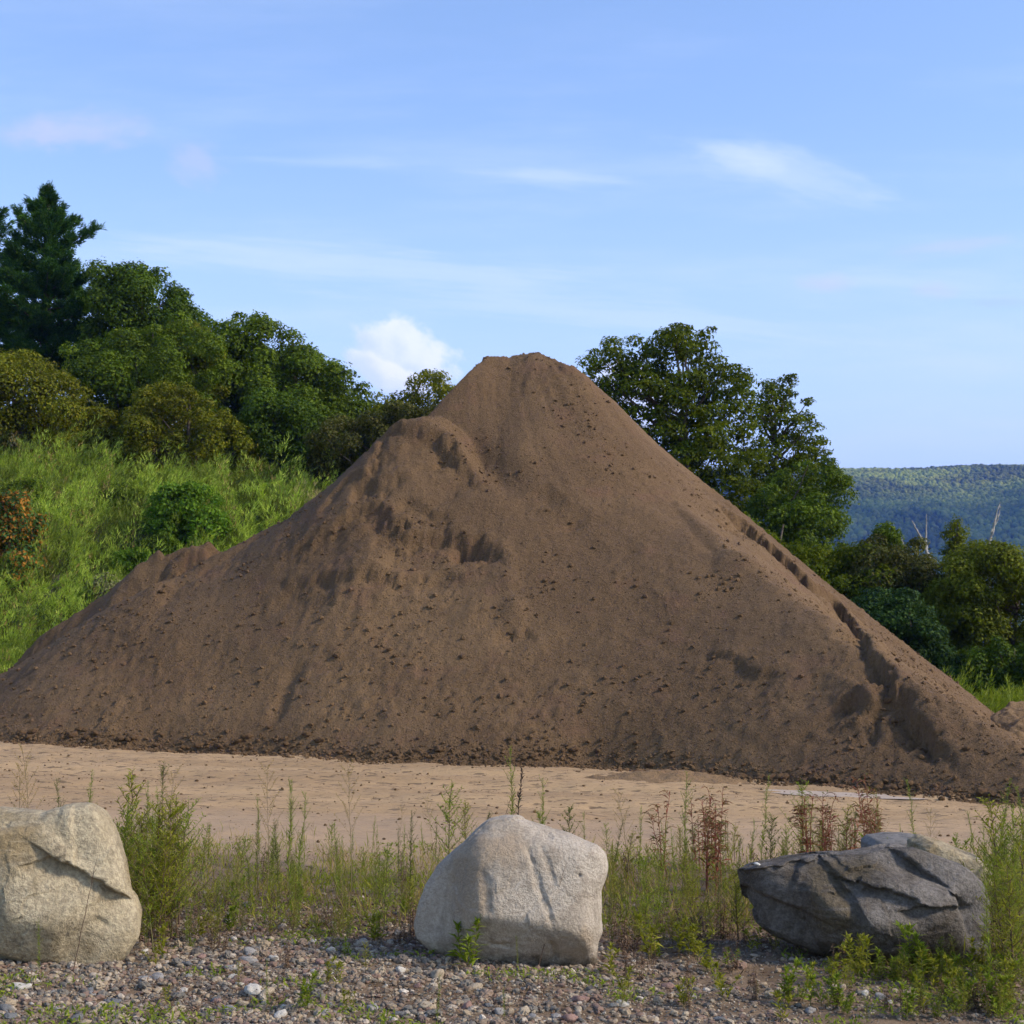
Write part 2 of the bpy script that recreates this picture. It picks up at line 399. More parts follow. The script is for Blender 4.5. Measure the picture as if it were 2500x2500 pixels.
# ------------------------------------------------------------------ ground
def gz0(x): return -0.02 * np.clip(x, -40, 40)
def ground_z(x, y):
    x = np.asarray(x, float); y = np.asarray(y, float)
    near = sstep(60, 36, y) * sstep(30, 18, np.abs(x)) * (1 - .9 * puddle_mask(x, y))
    z = gz0(x) + near * (0.05 * fbm(x * .35, y * .5, oct=3, seed=3) + 0.022 * fbm(x * 1.6, y * 3.2, oct=4, seed=8) + .011 * fbm(x * 4, y * 5, oct=2, seed=9))
    # shallow wheel ruts running along the yard
    for yc, w, a in ((21.3, .22, .05), (22.9, .22, .045), (19.2, .3, .035), (17.7, .3, .03)):
        yy = yc - .16 * x + .25 * perlin(x * .3, x * 0 + yc, seed=4)
        z = z - near * a * np.exp(-((y - yy) / w) ** 2) + near * a * .6 * np.exp(-((y - yy - .45) / w) ** 2)
    # puddle hollow
    z = z - 0.016 * puddle_mask(x, y)
    return z
PUD = (ground_at(2040, 1938)[0], ground_at(2040, 1938)[1])
def puddle_mask(x, y):
    dx = x - PUD[0]; dy = y - PUD[1] + .25 * dx
    return np.exp(-(dx / 1.25) ** 4 - (dy / .55) ** 4)
def axis(lo, hi, step, far_lo, far_hi, grow=1.25):
    a = list(np.arange(lo, hi, step)); s = step; v = hi
    while v < far_hi: a.append(v); s *= grow; v += s
    s = step; v = lo - step; pre = []
    while v > far_lo: pre.append(v); s *= grow; v -= s
    return np.array(pre[::-1] + a)
xs = axis(-10, 12, .065, -4500, 4500); ys = axis(6, 30, .065, -600, 5200)
X, Y = np.meshgrid(xs, ys, indexing='ij')
gme = mesh('ground', np.stack([X, Y, ground_z(X, Y)], -1).reshape(-1, 3), grid_faces(len(xs), len(ys)), M['ground'], True)
link('ground', gme, kind='structure')

# puddle of muddy water
def mat_puddle():
    m, t, b = new_mat('muddy_water'); p = opos(t)
    t.l.new(t.mix(t.noise(p, 2, 3), (0.50, 0.39, 0.30), (0.45, 0.35, 0.26)), b.inputs['Base Color'])
    b.inputs['Roughness'].default_value = .4; b.inputs['Specular IOR Level'].default_value = .5
    bump(t, b, t.noise(p, 20, 2), .05, .01); return m
a = np.linspace(0, 2 * np.pi, 72, endpoint=False)
rr = 1 + .16 * perlin(np.cos(a) * 2, np.sin(a) * 2, seed=2) * 2
px_ = PUD[0] + 1.12 * rr * np.cos(a) * (1 + .1 * np.cos(a)); py_ = PUD[1] + .38 * rr * np.sin(a) - .25 * (px_ - PUD[0])
pv = np.stack([px_, py_, gz0(px_) - .004], 1)
# sheet follows the water level (flat)
link('puddle', mesh('puddle', pv, np.arange(72)[None], mat_puddle()), kind='structure')

# ------------------------------------------------------------------ soil pile
PN = np.array([[-13.71, 30.91, -1.08], [-6.7, 30.95, 2.93], [-1.98, 34.22, 5.81], [-0.34, 33.89, 6.22], [-0.49, 36.3, 7.8], [0.56, 34.71, 7.91], [2.8, 32.4, 5.07], [3.97, 28.76, 3.36], [6.73, 20.94, 0.35]])
PK = [0.725, 0.757, 0.696, 0.746, 0.835, 0.777, 0.778, 0.657]
P1C = np.array([[-0.92, 34.49, 7.99], [0.7, 35.16, 7.95], [1.19, 34.33, 7.73], [1.77, 34.53, 7.15], [2.29, 33.82, 6.43]])
P2C = np.array([[-3.55, 31.94, 4.57], [-2.84, 32.27, 5.44], [-2.53, 32.23, 5.84], [-2.15, 32.25, 6.23], [-1.46, 32.43, 6.37], [-1.01, 32.05, 5.72], [-0.1, 30.67, 4.52]])
def ridge(P, K, x, y, sm=.25, soft=0):
    r = None
    for a_, b_, kk in zip(P[:-1], P[1:], K):
        ab = b_[:2] - a_[:2]; L = ab @ ab
        t = np.clip(((x - a_[0]) * ab[0] + (y - a_[1]) * ab[1]) / L, 0, 1)
        d = np.sqrt((x - a_[0] - t * ab[0]) ** 2 + (y - a_[1] - t * ab[1]) ** 2 + sm * sm) - sm
        h = a_[2] + t * (b_[2] - a_[2]) - kk * d
        if r is None: r = h
        elif soft: d_ = np.clip(1 - np.abs(r - h) / soft, 0, 1); r = np.maximum(r, h) + d_ * d_ * soft * .25
        else: r = np.maximum(r, h)
    return r
def smax(u, v, k):
    d_ = np.clip(1 - np.abs(u - v) / k, 0, 1); return np.maximum(u, v) + d_ * d_ * k * .25
def pile_base(x, y):
    body = ridge(PN, PK, x, y, soft=.3); xl = (1068 - 1250) / F * 35.5; flank = 6.45 + 1.28 * (x - xl)   # steep left flank of the high summit
    a_ = np.minimum(ridge(P1C, [1.109] * 4, x, y, .3), flank + .1); b_ = ridge(P2C, [1.037] * 6, x, y, .25)
    body = np.minimum(body, flank + 9 * sstep(33.6, 32.4, y) + 9 * sstep(6.4, 5.8, body))
    return np.maximum(smax(body, a_, .3), b_)
def on_pile(px, py):
    """first hit of the photo ray with the smooth pile body"""
    r = ray(px, py); D = np.arange(17, 42, .02); t = D / r[1]
    x = r[0] * t; z = CAM_H + r[2] * t; hit = pile_base(x, D) > z
    i = np.argmax(hit) if hit.any() else 700
    return np.array([x[i], D[i]])
def poly_dist(P, x, y, signed=True):
    """distance to polyline, signed + on its right side (seen walking along it); and 0..1 parameter"""
    best = np.full(x.shape, 1e9); sg = np.ones(x.shape); prm = np.zeros(x.shape); n = len(P) - 1
    for i, (a_, b_) in enumerate(zip(P[:-1], P[1:])):
        ab = b_ - a_; L = ab @ ab
        t = np.clip(((x - a_[0]) * ab[0] + (y - a_[1]) * ab[1]) / L, 0, 1)
        dx = x - a_[0] - t * ab[0]; dy = y - a_[1] - t * ab[1]; d = np.hypot(dx, dy)
        s = np.where(ab[0] * dy - ab[1] * dx < 0, 1., -1.); m = d < best
        best = np.where(m, d, best); sg = np.where(m, s, sg); prm = np.where(m, (i + t) / n, prm)
    return best * sg, prm
SCARPS = [  # photo polyline (walking left->right, downslope on the right hand), depth, face width, talus length
    ([(855, 1125), (885, 1090), (930, 1066), (1000, 1060), (1060, 1072), (1100, 1100), (1120, 1140)], .11, .10, .5),
    ([(785, 1265), (800, 1215), (840, 1170), (880, 1150), (930, 1165), (985, 1150), (1000, 1185)], .09, .12, .6),
    ([(1065, 1095), (1110, 1120), (1150, 1180), (1170, 1215)], .12, .10, .5),
    ([(670, 1375), (740, 1325), (800, 1290), (860, 1245), (920, 1225), (950, 1280), (1010, 1305), (1090, 1312), (1180, 1315), (1235, 1350), (1250, 1400)], .15, .13, .8),
    ([(650, 1420), (760, 1400), (850, 1420), (950, 1430), (1100, 1400), (1200, 1425)], .10, .15, .8),
    ([(1090, 1345), (1130, 1330), (1190, 1335), (1230, 1365)], .15, .07, .4),
    ([(940, 1300), (965, 1285), (1010, 1310), (1030, 1330)], .09, .08, .35),
    ([(1330, 1165), (1380, 1205), (1430, 1250), (1450, 1280)], .07, .4, 1.0),
    ([(990, 1200), (1060, 1255), (1110, 1290)], .07, .1, .6),
    ([(2395, 1900), (2290, 1790), (2250, 1745), (2180, 1665), (2120, 1580), (2085, 1530), (2040, 1470), (1980, 1430), (1930, 1385), (1860, 1315), (1800, 1265), (1745, 1225)], -.27, .09, .5),
    ([(1735, 1255), (1755, 1262), (1775, 1262)], .12, .05, .3),
    ([(2080, 1690), (2120, 1720), (2160, 1710)], .2, .1, .6),
    ([(1720, 1620), (1790, 1608), (1850, 1640), (1920, 1650)], .09, .08, .5),
    ([(1225, 1535), (1260, 1552), (1290, 1540)], .06, .05, .3),
]
def pile_height(x, y):
    h = pile_base(x, y)
    # second lower ridge behind, on the left, with broken blocky crest
    rp = np.array([at(px, py, 34.2) for px, py in ((560, 1400), (500, 1362), (455, 1372), (400, 1392), (340, 1410), (290, 1458), (200, 1528), (100, 1590), (0, 1652), (-160, 1740), (-420, 1860))])
    h2 = ridge(rp, [1.15] * 12, x, y, .05)
    lump = fbm(x * 2.1, y * 2.1, oct=3, seed=31)
    crest = sstep(-8.2, -7.4, x) * sstep(-5.6, -6.2, x)
    h2 = h2 + crest * np.where(lump > 0, .2, .1) * np.abs(lump) + .05 * lump
    h = np.maximum(h, h2)
    wob = .12 * fbm(x * 1.3, y * 1.3, oct=3, seed=11)
    jag = .10 * fbm(x * 5, y * 5, oct=3, seed=12)
    cr14 = fbm(x * 13, y * 13, oct=2, seed=15)
    streak = fbm(x * 9, y * 1.2, oct=3, seed=13)
    vary = .65 + .9 * np.clip(.5 + fbm(x * 1.1, y * 1.1, oct=2, seed=14), 0, 1.1)
    for pts, dep, fw, tal in SCARPS:
        P = np.array([on_pile(*q) for q in pts])
        d, prm = poly_dist(P, x, y)
        if dep < 0: dep = -dep; d = -d
        d = d + wob * 1.1 + jag * 1.0 + .02 * cr14
        end = sstep(0, .12, prm) * sstep(1, .88, prm)
        prof = sstep(0, fw, d) * np.exp(-np.clip(d - fw, 0, None) / tal * 1.3) * (1 + .5 * lump)
        h = h - dep * end * prof * vary * (1 + .12 * streak) + .05 * end * np.clip(cr14, 0, 1) * np.exp(-((d - .4) / .35) ** 2) + dep * .28 * end * np.exp(-((d + .06) / .12) ** 2)
    # smooth lobe, gully
    for px, py, r_, a_ in ((1255, 1500, .22, .12), (1240, 1420, .2, .07), (2110, 1690, .35, .2), (1770, 1630, .35, .08), (900, 1400, .6, .16), (1850, 1660, .3, .06)):
        q = on_pile(px, py); h = h + a_ * np.exp(-((x - q[0]) ** 2 + (y - q[1]) ** 2 * .6) / r_ ** 2)
    P = np.array([on_pile(725, 1640), on_pile(705, 1700), on_pile(665, 1800)]); d, prm = poly_dist(P, x, y)
    h = h - .10 * np.exp(-(d / .16) ** 2) * sstep(0, .2, prm) * sstep(1, .8, prm)
    P = np.array([on_pile(1115, 1050), on_pile(1165, 1100), on_pile(1235, 1180), on_pile(1330, 1300)]); d, prm = poly_dist(P, x, y)
    h = h - .20 * np.exp(-(d / .32) ** 2) * sstep(1, .5, prm)
    P = np.array([on_pile(1030, 1045), on_pile(1085, 1070), on_pile(1140, 1135), on_pile(1200, 1215)]); d, prm = poly_dist(P, x, y)
    h = h + .13 * np.exp(-(d / .28) ** 2) * sstep(1, .5, prm)
    # general relief: fall-line flutes, lumps, crumbly patches
    up = sstep(.2, 1.0, h)
    xr = x + .8 * (y - 28) * sstep(-1, 1.5, x)
    fl = fbm(xr * 2.6 + .5 * fbm(x, y, seed=40, oct=2), y * .45, oct=4, seed=21)
    fl2 = fbm(x * 5.5, y * .9, oct=3, seed=23)
    leftm = sstep(-1.2, -2.6, x) + .35
    h = h + up * (.018 * fl + .006 * fl2 * leftm) + .09 * fbm(x * .55, y * .55, oct=4, seed=22)
    patch = sstep(-.05, .35, fbm(x * .5, y * .5, oct=3, seed=25))
    cr = fbm(x * 7, y * 7, oct=3, seed=26, gain=.6); cr2 = fbm(x * 15, y * 15, oct=2, seed=27)
    low = sstep(3.2, .3, h)
    cr3 = np.clip(fbm(x * 10 + 3, y * 10, oct=2, seed=28), .12, 1) - .12
    h = h + (.008 + .022 * patch + .02 * low) * np.clip(cr, -.2, 1) + .011 * cr2 + (.012 + .04 * patch) * cr3
    # flat broken top
    cap = 8.12 + .05 * fbm(x * 4, y * 4, oct=3, seed=30)
    top = sstep(7.4, 8.0, h); h = np.minimum(h, cap) + .03 * top * np.clip(cr, 0, 1)
    return h
xs = np.arange(-16.5, 12.5, .045); ys = np.arange(17.5, 40, .05)
X, Y = np.meshgrid(xs, ys, indexing='ij'); Hh = pile_height(X, Y); Gr = ground_z(X, Y)
def blur(A, n):
    for ax in (0, 1):
        P_ = np.pad(A, [(n, n) if k == ax else (0, 0) for k in (0, 1)], mode='edge'); C_ = np.cumsum(P_, ax)
        z_ = np.zeros_like(np.take(C_, [0], ax)); C_ = np.concatenate([z_, C_], ax); m_ = A.shape[ax]; w_ = 2 * n + 1
        A = (np.take(C_, np.arange(w_, w_ + m_), ax) - np.take(C_, np.arange(m_), ax)) / w_
    return A
Hb = pile_base(X, Y); Hf = Hb.copy(); lowm = sstep(5.6, 4.4, Hb)
for it in range(14): Hf = np.maximum(Hf, Hb + (blur(blur(Hf, 15), 11) - Hb) * lowm)
Hh = Hh + np.where(Hb > -.2, Hf - Hb, 0) * sstep(-.1, .6, Hb)
PILE = (xs, ys, Hh)
def pile_z(x, y):
    i = np.clip(((x - xs0) / .045), 0, len(PILE[0]) - 2); j = np.clip((y - ys0) / .05, 0, len(PILE[1]) - 2)
    i0 = i.astype(int); j0 = j.astype(int); fi = i - i0; fj = j - j0; A = PILE[2]
    return A[i0, j0] * (1 - fi) * (1 - fj) + A[i0 + 1, j0] * fi * (1 - fj) + A[i0, j0 + 1] * (1 - fi) * fj + A[i0 + 1, j0 + 1] * fi * fj
xs0, ys0 = xs[0], ys[0]
Fq = grid_faces(len(xs), len(ys)); keep = (Hh > Gr - .12).ravel(); Fq = Fq[keep[Fq].any(1)]
Zp = np.maximum(Hh, Gr - .12)
V = np.stack([X, Y, Zp], -1).reshape(-1, 3)
used = np.zeros(len(V), bool); used[Fq] = True; remap = np.cumsum(used) - 1
dirt_pile = link('dirt_pile', mesh('dirt_pile', V[used], remap[Fq], M['soil'], True), label='tall brown soil pile with two summits standing in the sandy yard', category='dirt pile')
print('pile verts', used.sum())

# small side heap at the foot of the pile and a low spoil bank to the right
def heap(name, cx, cy, rx, ry, h, label, seed, rot=0, step=.03, k=1.3):
    n = int(2 * max(rx, ry) * k / step); u = np.linspace(-k, k, n); U, W = np.meshgrid(u, u, indexing='ij')
    x = cx + (U * rx * math.cos(rot) - W * ry * math.sin(rot)); y = cy + (U * rx * math.sin(rot) + W * ry * math.cos(rot))
    d = np.sqrt(U ** 2 + W ** 2 + .01) - .1
    z = h * np.clip(1 - d, -1, 1) + .30 * h * fbm(x * 3 / max(rx, .4), y * 3 / max(rx, .4), oct=4, seed=seed) + .012 * fbm(x * 12, y * 12, oct=2, seed=seed + 1)
    z = np.maximum(z + gz0(x), ground_z(x, y) - .1)
    V = np.stack([x - cx, y - cy, z - float(gz0(cx))], -1).reshape(-1, 3)
    o = link(name, mesh(name, V, grid_faces(n, n), M['loose'], True), loc=(cx, cy, float(gz0(cx))), label=label, category='dirt heap'); return o
hx, hy = ground_at(1640, 1905)
heap('dirt_heap', hx, hy + .2, 1.0, .7, .13, 'small low heap of loose soil at the foot of the big pile', 3)
b0 = at(2560, 1790, 31)
heap('dirt_heap', b0[0] + .8, 31.5, 3.0, 2.2, 1.05, 'low spoil bank of pale dirt at the right edge behind the pile', 7)

# ------------------------------------------------------------------ clods on the pile
rng = np.random.default_rng(11)
I0, F0 = ico(0); I1, F1 = ico(1); I2, F2 = ico(2)
def rocks(P, S, base=(I1, F1), flat=.75, rough=.28, seed=0, sunk=.3):
    """many rough stones in one mesh"""
    B, Fb = base; r = np.random.default_rng(seed); n = len(P)
    A = norm(r.normal(size=(n, 4))); w, x, y, z = A.T
    R = np.stack([np.stack([1 - 2 * (y * y + z * z), 2 * (x * y - z * w), 2 * (x * z + y * w)], -1),
                  np.stack([2 * (x * y + z * w), 1 - 2 * (x * x + z * z), 2 * (y * z - x * w)], -1),
                  np.stack([2 * (x * z - y * w), 2 * (y * z + x * w), 1 - 2 * (x * x + y * y)], -1)], 1)
    sc = np.stack([np.ones(n), r.uniform(.65, 1, n), r.uniform(.45, .85, n)], 1)
    V = B[None] * (1 + rough * r.normal(size=(n, len(B), 1)).clip(-1.3, 1.3) * .6) * sc[:, None]
    V = np.einsum('nij,nkj->nki', R, V); V[..., 2] *= flat
    V = V * np.asarray(S)[:, None, None] + P[:, None] + np.array([0, 0, 1.]) * (np.asarray(S)[:, None, None] * flat * (.62 - sunk))
    Fc = (Fb[None] + (np.arange(n) * len(B))[:, None, None]).reshape(-1, 3)
    return V.reshape(-1, 3), Fc
def clod_points(n, seed, lowbias=True):
    r = np.random.default_rng(seed); out = []
    while sum(map(len, out)) < n:
        px = r.uniform(-50, 2550, 4000); D = r.uniform(20, 35.5, 4000); x = (px - 1250) / F * D
        z = pile_z(x, D); g = ground_z(x, D); up = z - g
        dens = np.exp(-np.clip(up, 0, None) / 1.8) * .75 + .06 + .9 * sstep(.05, .4, fbm(x * .6, D * .6, oct=4, seed=25)) * (up > 0)
        ok = (up > -.02) & (r.random(4000) < dens * .8) & (D < 36); out.append(np.stack([x, D, z], 1)[ok])
    return np.concatenate(out)[:n]
P = clod_points(19000, 1); S = .006 + .009 * rng.random(len(P)) + .05 * rng.random(len(P)) ** 18
V, Fc = rocks(P, S, (I0, F0), .8, .3, 2)
# loose crumbs rolled out on the sand along the toe
pt = np.array([on_pile(px, np.interp(px, [0, 600, 1250, 1620, 1800, 2200, 2500], [1808, 1834, 1864, 1876, 1904, 1931, 1960])) for px in np.arange(-20, 2520, 20)])
sel = rng.integers(0, len(pt), 5200); off = rng.normal(size=5200) * .16 - .1 * rng.random(5200)
Pt = np.stack([pt[sel, 0] + rng.normal(size=5200) * .12, pt[sel, 1] + off], 1); zt = np.maximum(ground_z(Pt[:, 0], Pt[:, 1]), pile_z(Pt[:, 0], Pt[:, 1]))
Vt, Ft = rocks(np.c_[Pt, zt], .014 + .04 * rng.random(5200) ** 5, (I0, F0), .8, .3, 4)
xy_ = rng.uniform(0, 1, (2600, 2)); yy_ = 15 + 10.5 * xy_[:, 1] ** .8; xx_ = (xy_[:, 0] * 2700 - 100 - 1250) / F * yy_
Vy, Fy = rocks(np.c_[xx_, yy_, ground_z(xx_, yy_)], .006 + .022 * rng.random(2600) ** 5, (I0, F0), .8, .3, 5)
Vm, Fm = merge([(V, Fc), (Vt, Ft), (Vy, Fy)])
link('soil_crumbs', mesh('soil_crumbs', Vm, Fm, M['soil'], False), kind='stuff', label='small soil crumbs scattered over the pile and along its foot', category='soil crumbs')
# the larger clods, one object each
clod_me = []
for k in range(8):
    V, Fc = rocks(np.zeros((1, 3)), [1.0], (I2, F2), .8, .05, 50 + k, .3)
    n_ = fbm(V[:, 0] * 1.3 + k * 9, V[:, 1] * 1.3, V[:, 2] * 1.3, oct=3, seed=60); V = V * (1 + .45 * n_[:, None])
    clod_me.append(mesh('dirt_clod', V, Fc, M['soil'], True))
spots = [(820, 1640, .075, 'lone'), (1128, 1605, .07, 'lone'), (395, 1440, .07, 'lone'), (2170, 1700, .09, 'lone')]
r = np.random.default_rng(77)
for i in range(110):
    px = r.uniform(0, 2480); toe = np.interp(px, [0, 600, 1250, 1620, 1800, 2200, 2500], [1808, 1834, 1864, 1876, 1904, 1931, 1960])
    if i < 78: py = toe - abs(r.normal()) * 16 + 3; s = r.uniform(.035, .085) * (1.25 if px > 1600 or px < 700 else 1)
    else: py = toe - r.uniform(20, 330); s = r.uniform(.03, .06)
    spots.append((px, py, s, 'toe' if i < 78 else 'face'))
LBL = {'toe': ('rounded brown soil clod lying along the foot of the pile', 'soil clods along the foot of the pile'),
       'face': ('brown soil clod stuck on the lower face of the pile', 'soil clods on the lower face of the pile')}
LONE = ['oval brown clod casting a small shadow low on the pile face', 'rounded clod in the middle of the pile face',
        'brown lump on the left crest of the pile', 'broken soil lump on the lower right of the pile']
for i, (px, py, s, kd) in enumerate(spots):
    q = on_pile(px, py); z = float(max(pile_z(q[0:1], q[1:2])[0], ground_z(q[0], q[1])))
    if kd == 'lone': lb, gp = LONE[i], None
    else: lb, gp = LBL[kd]
    o = link('dirt_clod', clod_me[i % 8], loc=(q[0], q[1], z), label=lb, category='clod'); o.scale = (s, s, s * .85)
    o.rotation_euler = (0, 0, r.uniform(0, 6.28))
    if gp: o['group'] = gp

# ------------------------------------------------------------------ embankment behind the pile
def bank_z(x, y):
    x = np.asarray(x, float); y = np.asarray(y, float)
    top = 6.3 + .06 * np.clip(-x - 3, -6, 20) + .3 * fbm(x * .12, y * .12, oct=2, seed=70)
    run = 38.6 + .10 * np.clip(x + 16, 0, 30)
    t = sstep(run, run + 14.5, y + .5 * fbm(x * .3, y * .2, oct=2, seed=71)) * .9 + .1 * np.clip((y - run) / 14.5, 0, 1)
    fall = sstep(6.5, -3.5, x)
    z = gz0(x) - .25 + t * top * fall
    return z + .18 * fbm(x * .5, y * .5, oct=3, seed=72) * t + 3.5 * sstep(55, 68, y) * fall
xs = axis(-34, 9, .5, -160, 10.2); ys = axis(37.0, 62, .5, 36.6, 150)
X, Y = np.meshgrid(xs, ys, indexing='ij')
def mat_bank():
    m, t, b = new_mat('overgrown_bank'); p = opos(t)
    c = t.mix(t.mapr(t.noise(p, .7, 5), .4, .6), (0.055, 0.085, 0.02), (0.10, 0.085, 0.05))
    t.l.new(c, b.inputs['Base Color']); bump(t, b, t.noise(p, 4, 4), .6, .2); return m
link('hillside', mesh('hillside', np.stack([X, Y, bank_z(X, Y)], -1).reshape(-1, 3), grid_faces(len(xs), len(ys)), mat_bank(), True), kind='structure')
def land_z(x, y):
    return np.maximum(ground_z(x, y), bank_z(x, y))

# ------------------------------------------------------------------ far wooded hill
def hill_z(x, y):
    tt = (y - 1500) / 1100
    z = -70 + 338 * (sstep(0, .55, tt) * .60 + sstep(.3, 1.05, tt) * .40)
    z = z + 2.5 * fbm(x / 200, y / 200, oct=3, seed=80) + 6 * sstep(610, 760, x)
    z = z - 40 * sstep(900, 2600, np.abs(x))
    v = np.abs(x - 610 - (y - 2100) * .28); z = z - 7 * np.exp(-(v / 60) ** 2) * sstep(1700, 2100, y) * sstep(2500, 2300, y)
    return z - 240 * sstep(1.02, 2.1, tt)
xs = np.linspace(-2600, 3000, 200); ys = np.linspace(1350, 4200, 150)
X, Y = np.meshgrid(xs, ys, indexing='ij')
hm = mat_flat('forest_floor', (0.02, 0.035, 0.012), (0.04, 0.06, 0.02), .02, bs=.1)
link('hill', mesh('hill', np.stack([X, Y, hill_z(X, Y)], -1).reshape(-1, 3), grid_faces(len(xs), len(ys)), hm, True), kind='structure')
r = np.random.default_rng(81)
n = 34000; fx = r.uniform(330, 930, n); fy = r.uniform(1650, 2750, n)
Pf = np.stack([fx, fy, hill_z(fx, fy)], 1)
V, Fc = rocks(Pf, r.uniform(2.6, 5.2, n), (I1, F1), 1.2, .30, 82, .0)
m_forest = mat_leaf('far_forest', [(0, (0.13, 0.17, 0.028)), (.5, (0.20, 0.235, 0.035)), (1, (0.29, 0.30, 0.05))], .0, .009, .9, .55)
link('forest', mesh('forest', V, Fc, m_forest, True), kind='stuff', label='wooded far hill seen as one mass of crowns', category='forest')

# unseen cloud added high to the right to shade the far hill's lower slope
def build_shade_cloud():
    r = np.random.default_rng(85); B, Fb = ico(3); parts = []
    for i in range(60):
        c = np.array([r.uniform(1250, 2750), r.uniform(900, 1850) + 60 * math.sin(i), r.uniform(960, 1040)]); R = r.uniform(110, 210)
        n_ = fbm(B[:, 0] * 2 + i, B[:, 1] * 2, B[:, 2] * 2, oct=3, seed=86)
        parts.append((c + B * (R * (1 + .35 * n_))[:, None] * np.array([1, .8, .55]), Fb))
    V, Fl = merge(parts); m, t, b = new_mat('cloud_white'); b.inputs['Base Color'].default_value = (.9, .9, .9, 1); b.inputs['Roughness'].default_value = 1
    link('cloud', mesh('cloud', V, Fl, m, True), kind='structure')
build_shade_cloud()
# ------------------------------------------------------------------ haze
def build_haze():
    x0, x1, y0, y1, z0, z1 = -3200, 3200, -80, 4300, -420, 420
    V = np.array([(x, y, z) for x in (x0, x1) for y in (y0, y1) for z in (z0, z1)], float)
    Fq = np.array([(0, 1, 3, 2), (4, 6, 7, 5), (0, 4, 5, 1), (2, 3, 7, 6), (0, 2, 6, 4), (1, 5, 7, 3)])
    m = bpy.data.materials.new('haze_air'); m.use_nodes = True; t = NT(m.node_tree); t.n.clear()
    o = t.new('ShaderNodeOutputMaterial'); v = t.new('ShaderNodeVolumePrincipled')
    v.inputs['Color'].default_value = (.10, .25, 1, 1); v.inputs['Density'].default_value = HAZE; v.inputs['Anisotropy'].default_value = 0.0
    t.l.new(v.outputs[0], o.inputs['Volume'])
    link('haze', mesh('haze', V, Fq, m), kind='stuff', label='thin blue air between the yard and the far hill', category='haze')
HAZE = 0.00014
build_haze()

# ------------------------------------------------------------------ trees
def in_poly(P, x, y):
    c = np.zeros(x.shape, bool); n = len(P)
    for i in range(n):
        (x1, y1), (x2, y2) = P[i], P[(i + 1) % n]
        c ^= ((y1 > y) != (y2 > y)) & (x < (x2 - x1) * (y - y1) / (y2 - y1 + 1e-12) + x1)
    return c
def edge_dist(P, x, y):
    Q = np.concatenate([P, P[:1]]); d, _ = poly_dist(Q, x, y); return np.abs(d)
def foliage_on_puffs(C, R, nleaf, L, r, flat=.75, up=.35, shell=.62):
    w = R ** 2; k = r.choice(len(C), nleaf, p=w / w.sum())
    d = norm(r.normal(size=(nleaf, 3)) + np.array([0, 0, up]))
    lump = 1 + .62 * perlin(d[:, 0] * 2.2 + k, d[:, 1] * 2.2, d[:, 2] * 2.2 + k * 3.7, seed=90)
    rad = R[k] * lump * (shell + (1 - shell) * r.random(nleaf) ** .6)
    p = C[k] + d * rad[:, None] * np.array([1, 1, flat])
    nrm = norm(d + r.normal(size=d.shape) * .45 + np.array([0, 0, .5])); t = norm(np.cross(nrm, r.normal(size=d.shape)))
    t = norm(t + np.array([0, 0, -.25]))
    ll = L * r.uniform(.6, 1.25, nleaf)
    return leaves(p, t, nrm, ll, ll * r.uniform(.5, .75, nleaf))
def limb(a_, b_, r0, r1, rr, sag=.12, n=6):
    t = np.linspace(0, 1, n)[:, None]; L = np.linalg.norm(b_ - a_)
    p = a_ + (b_ - a_) * t; p = p + rr.normal(size=(n, 3)) * L * .025 * np.sin(t * np.pi)
    p[:, 2] += np.sin(t[:, 0] * np.pi) * L * sag * -.3
    return tube(p, np.linspace(r0, r1, n), 5)
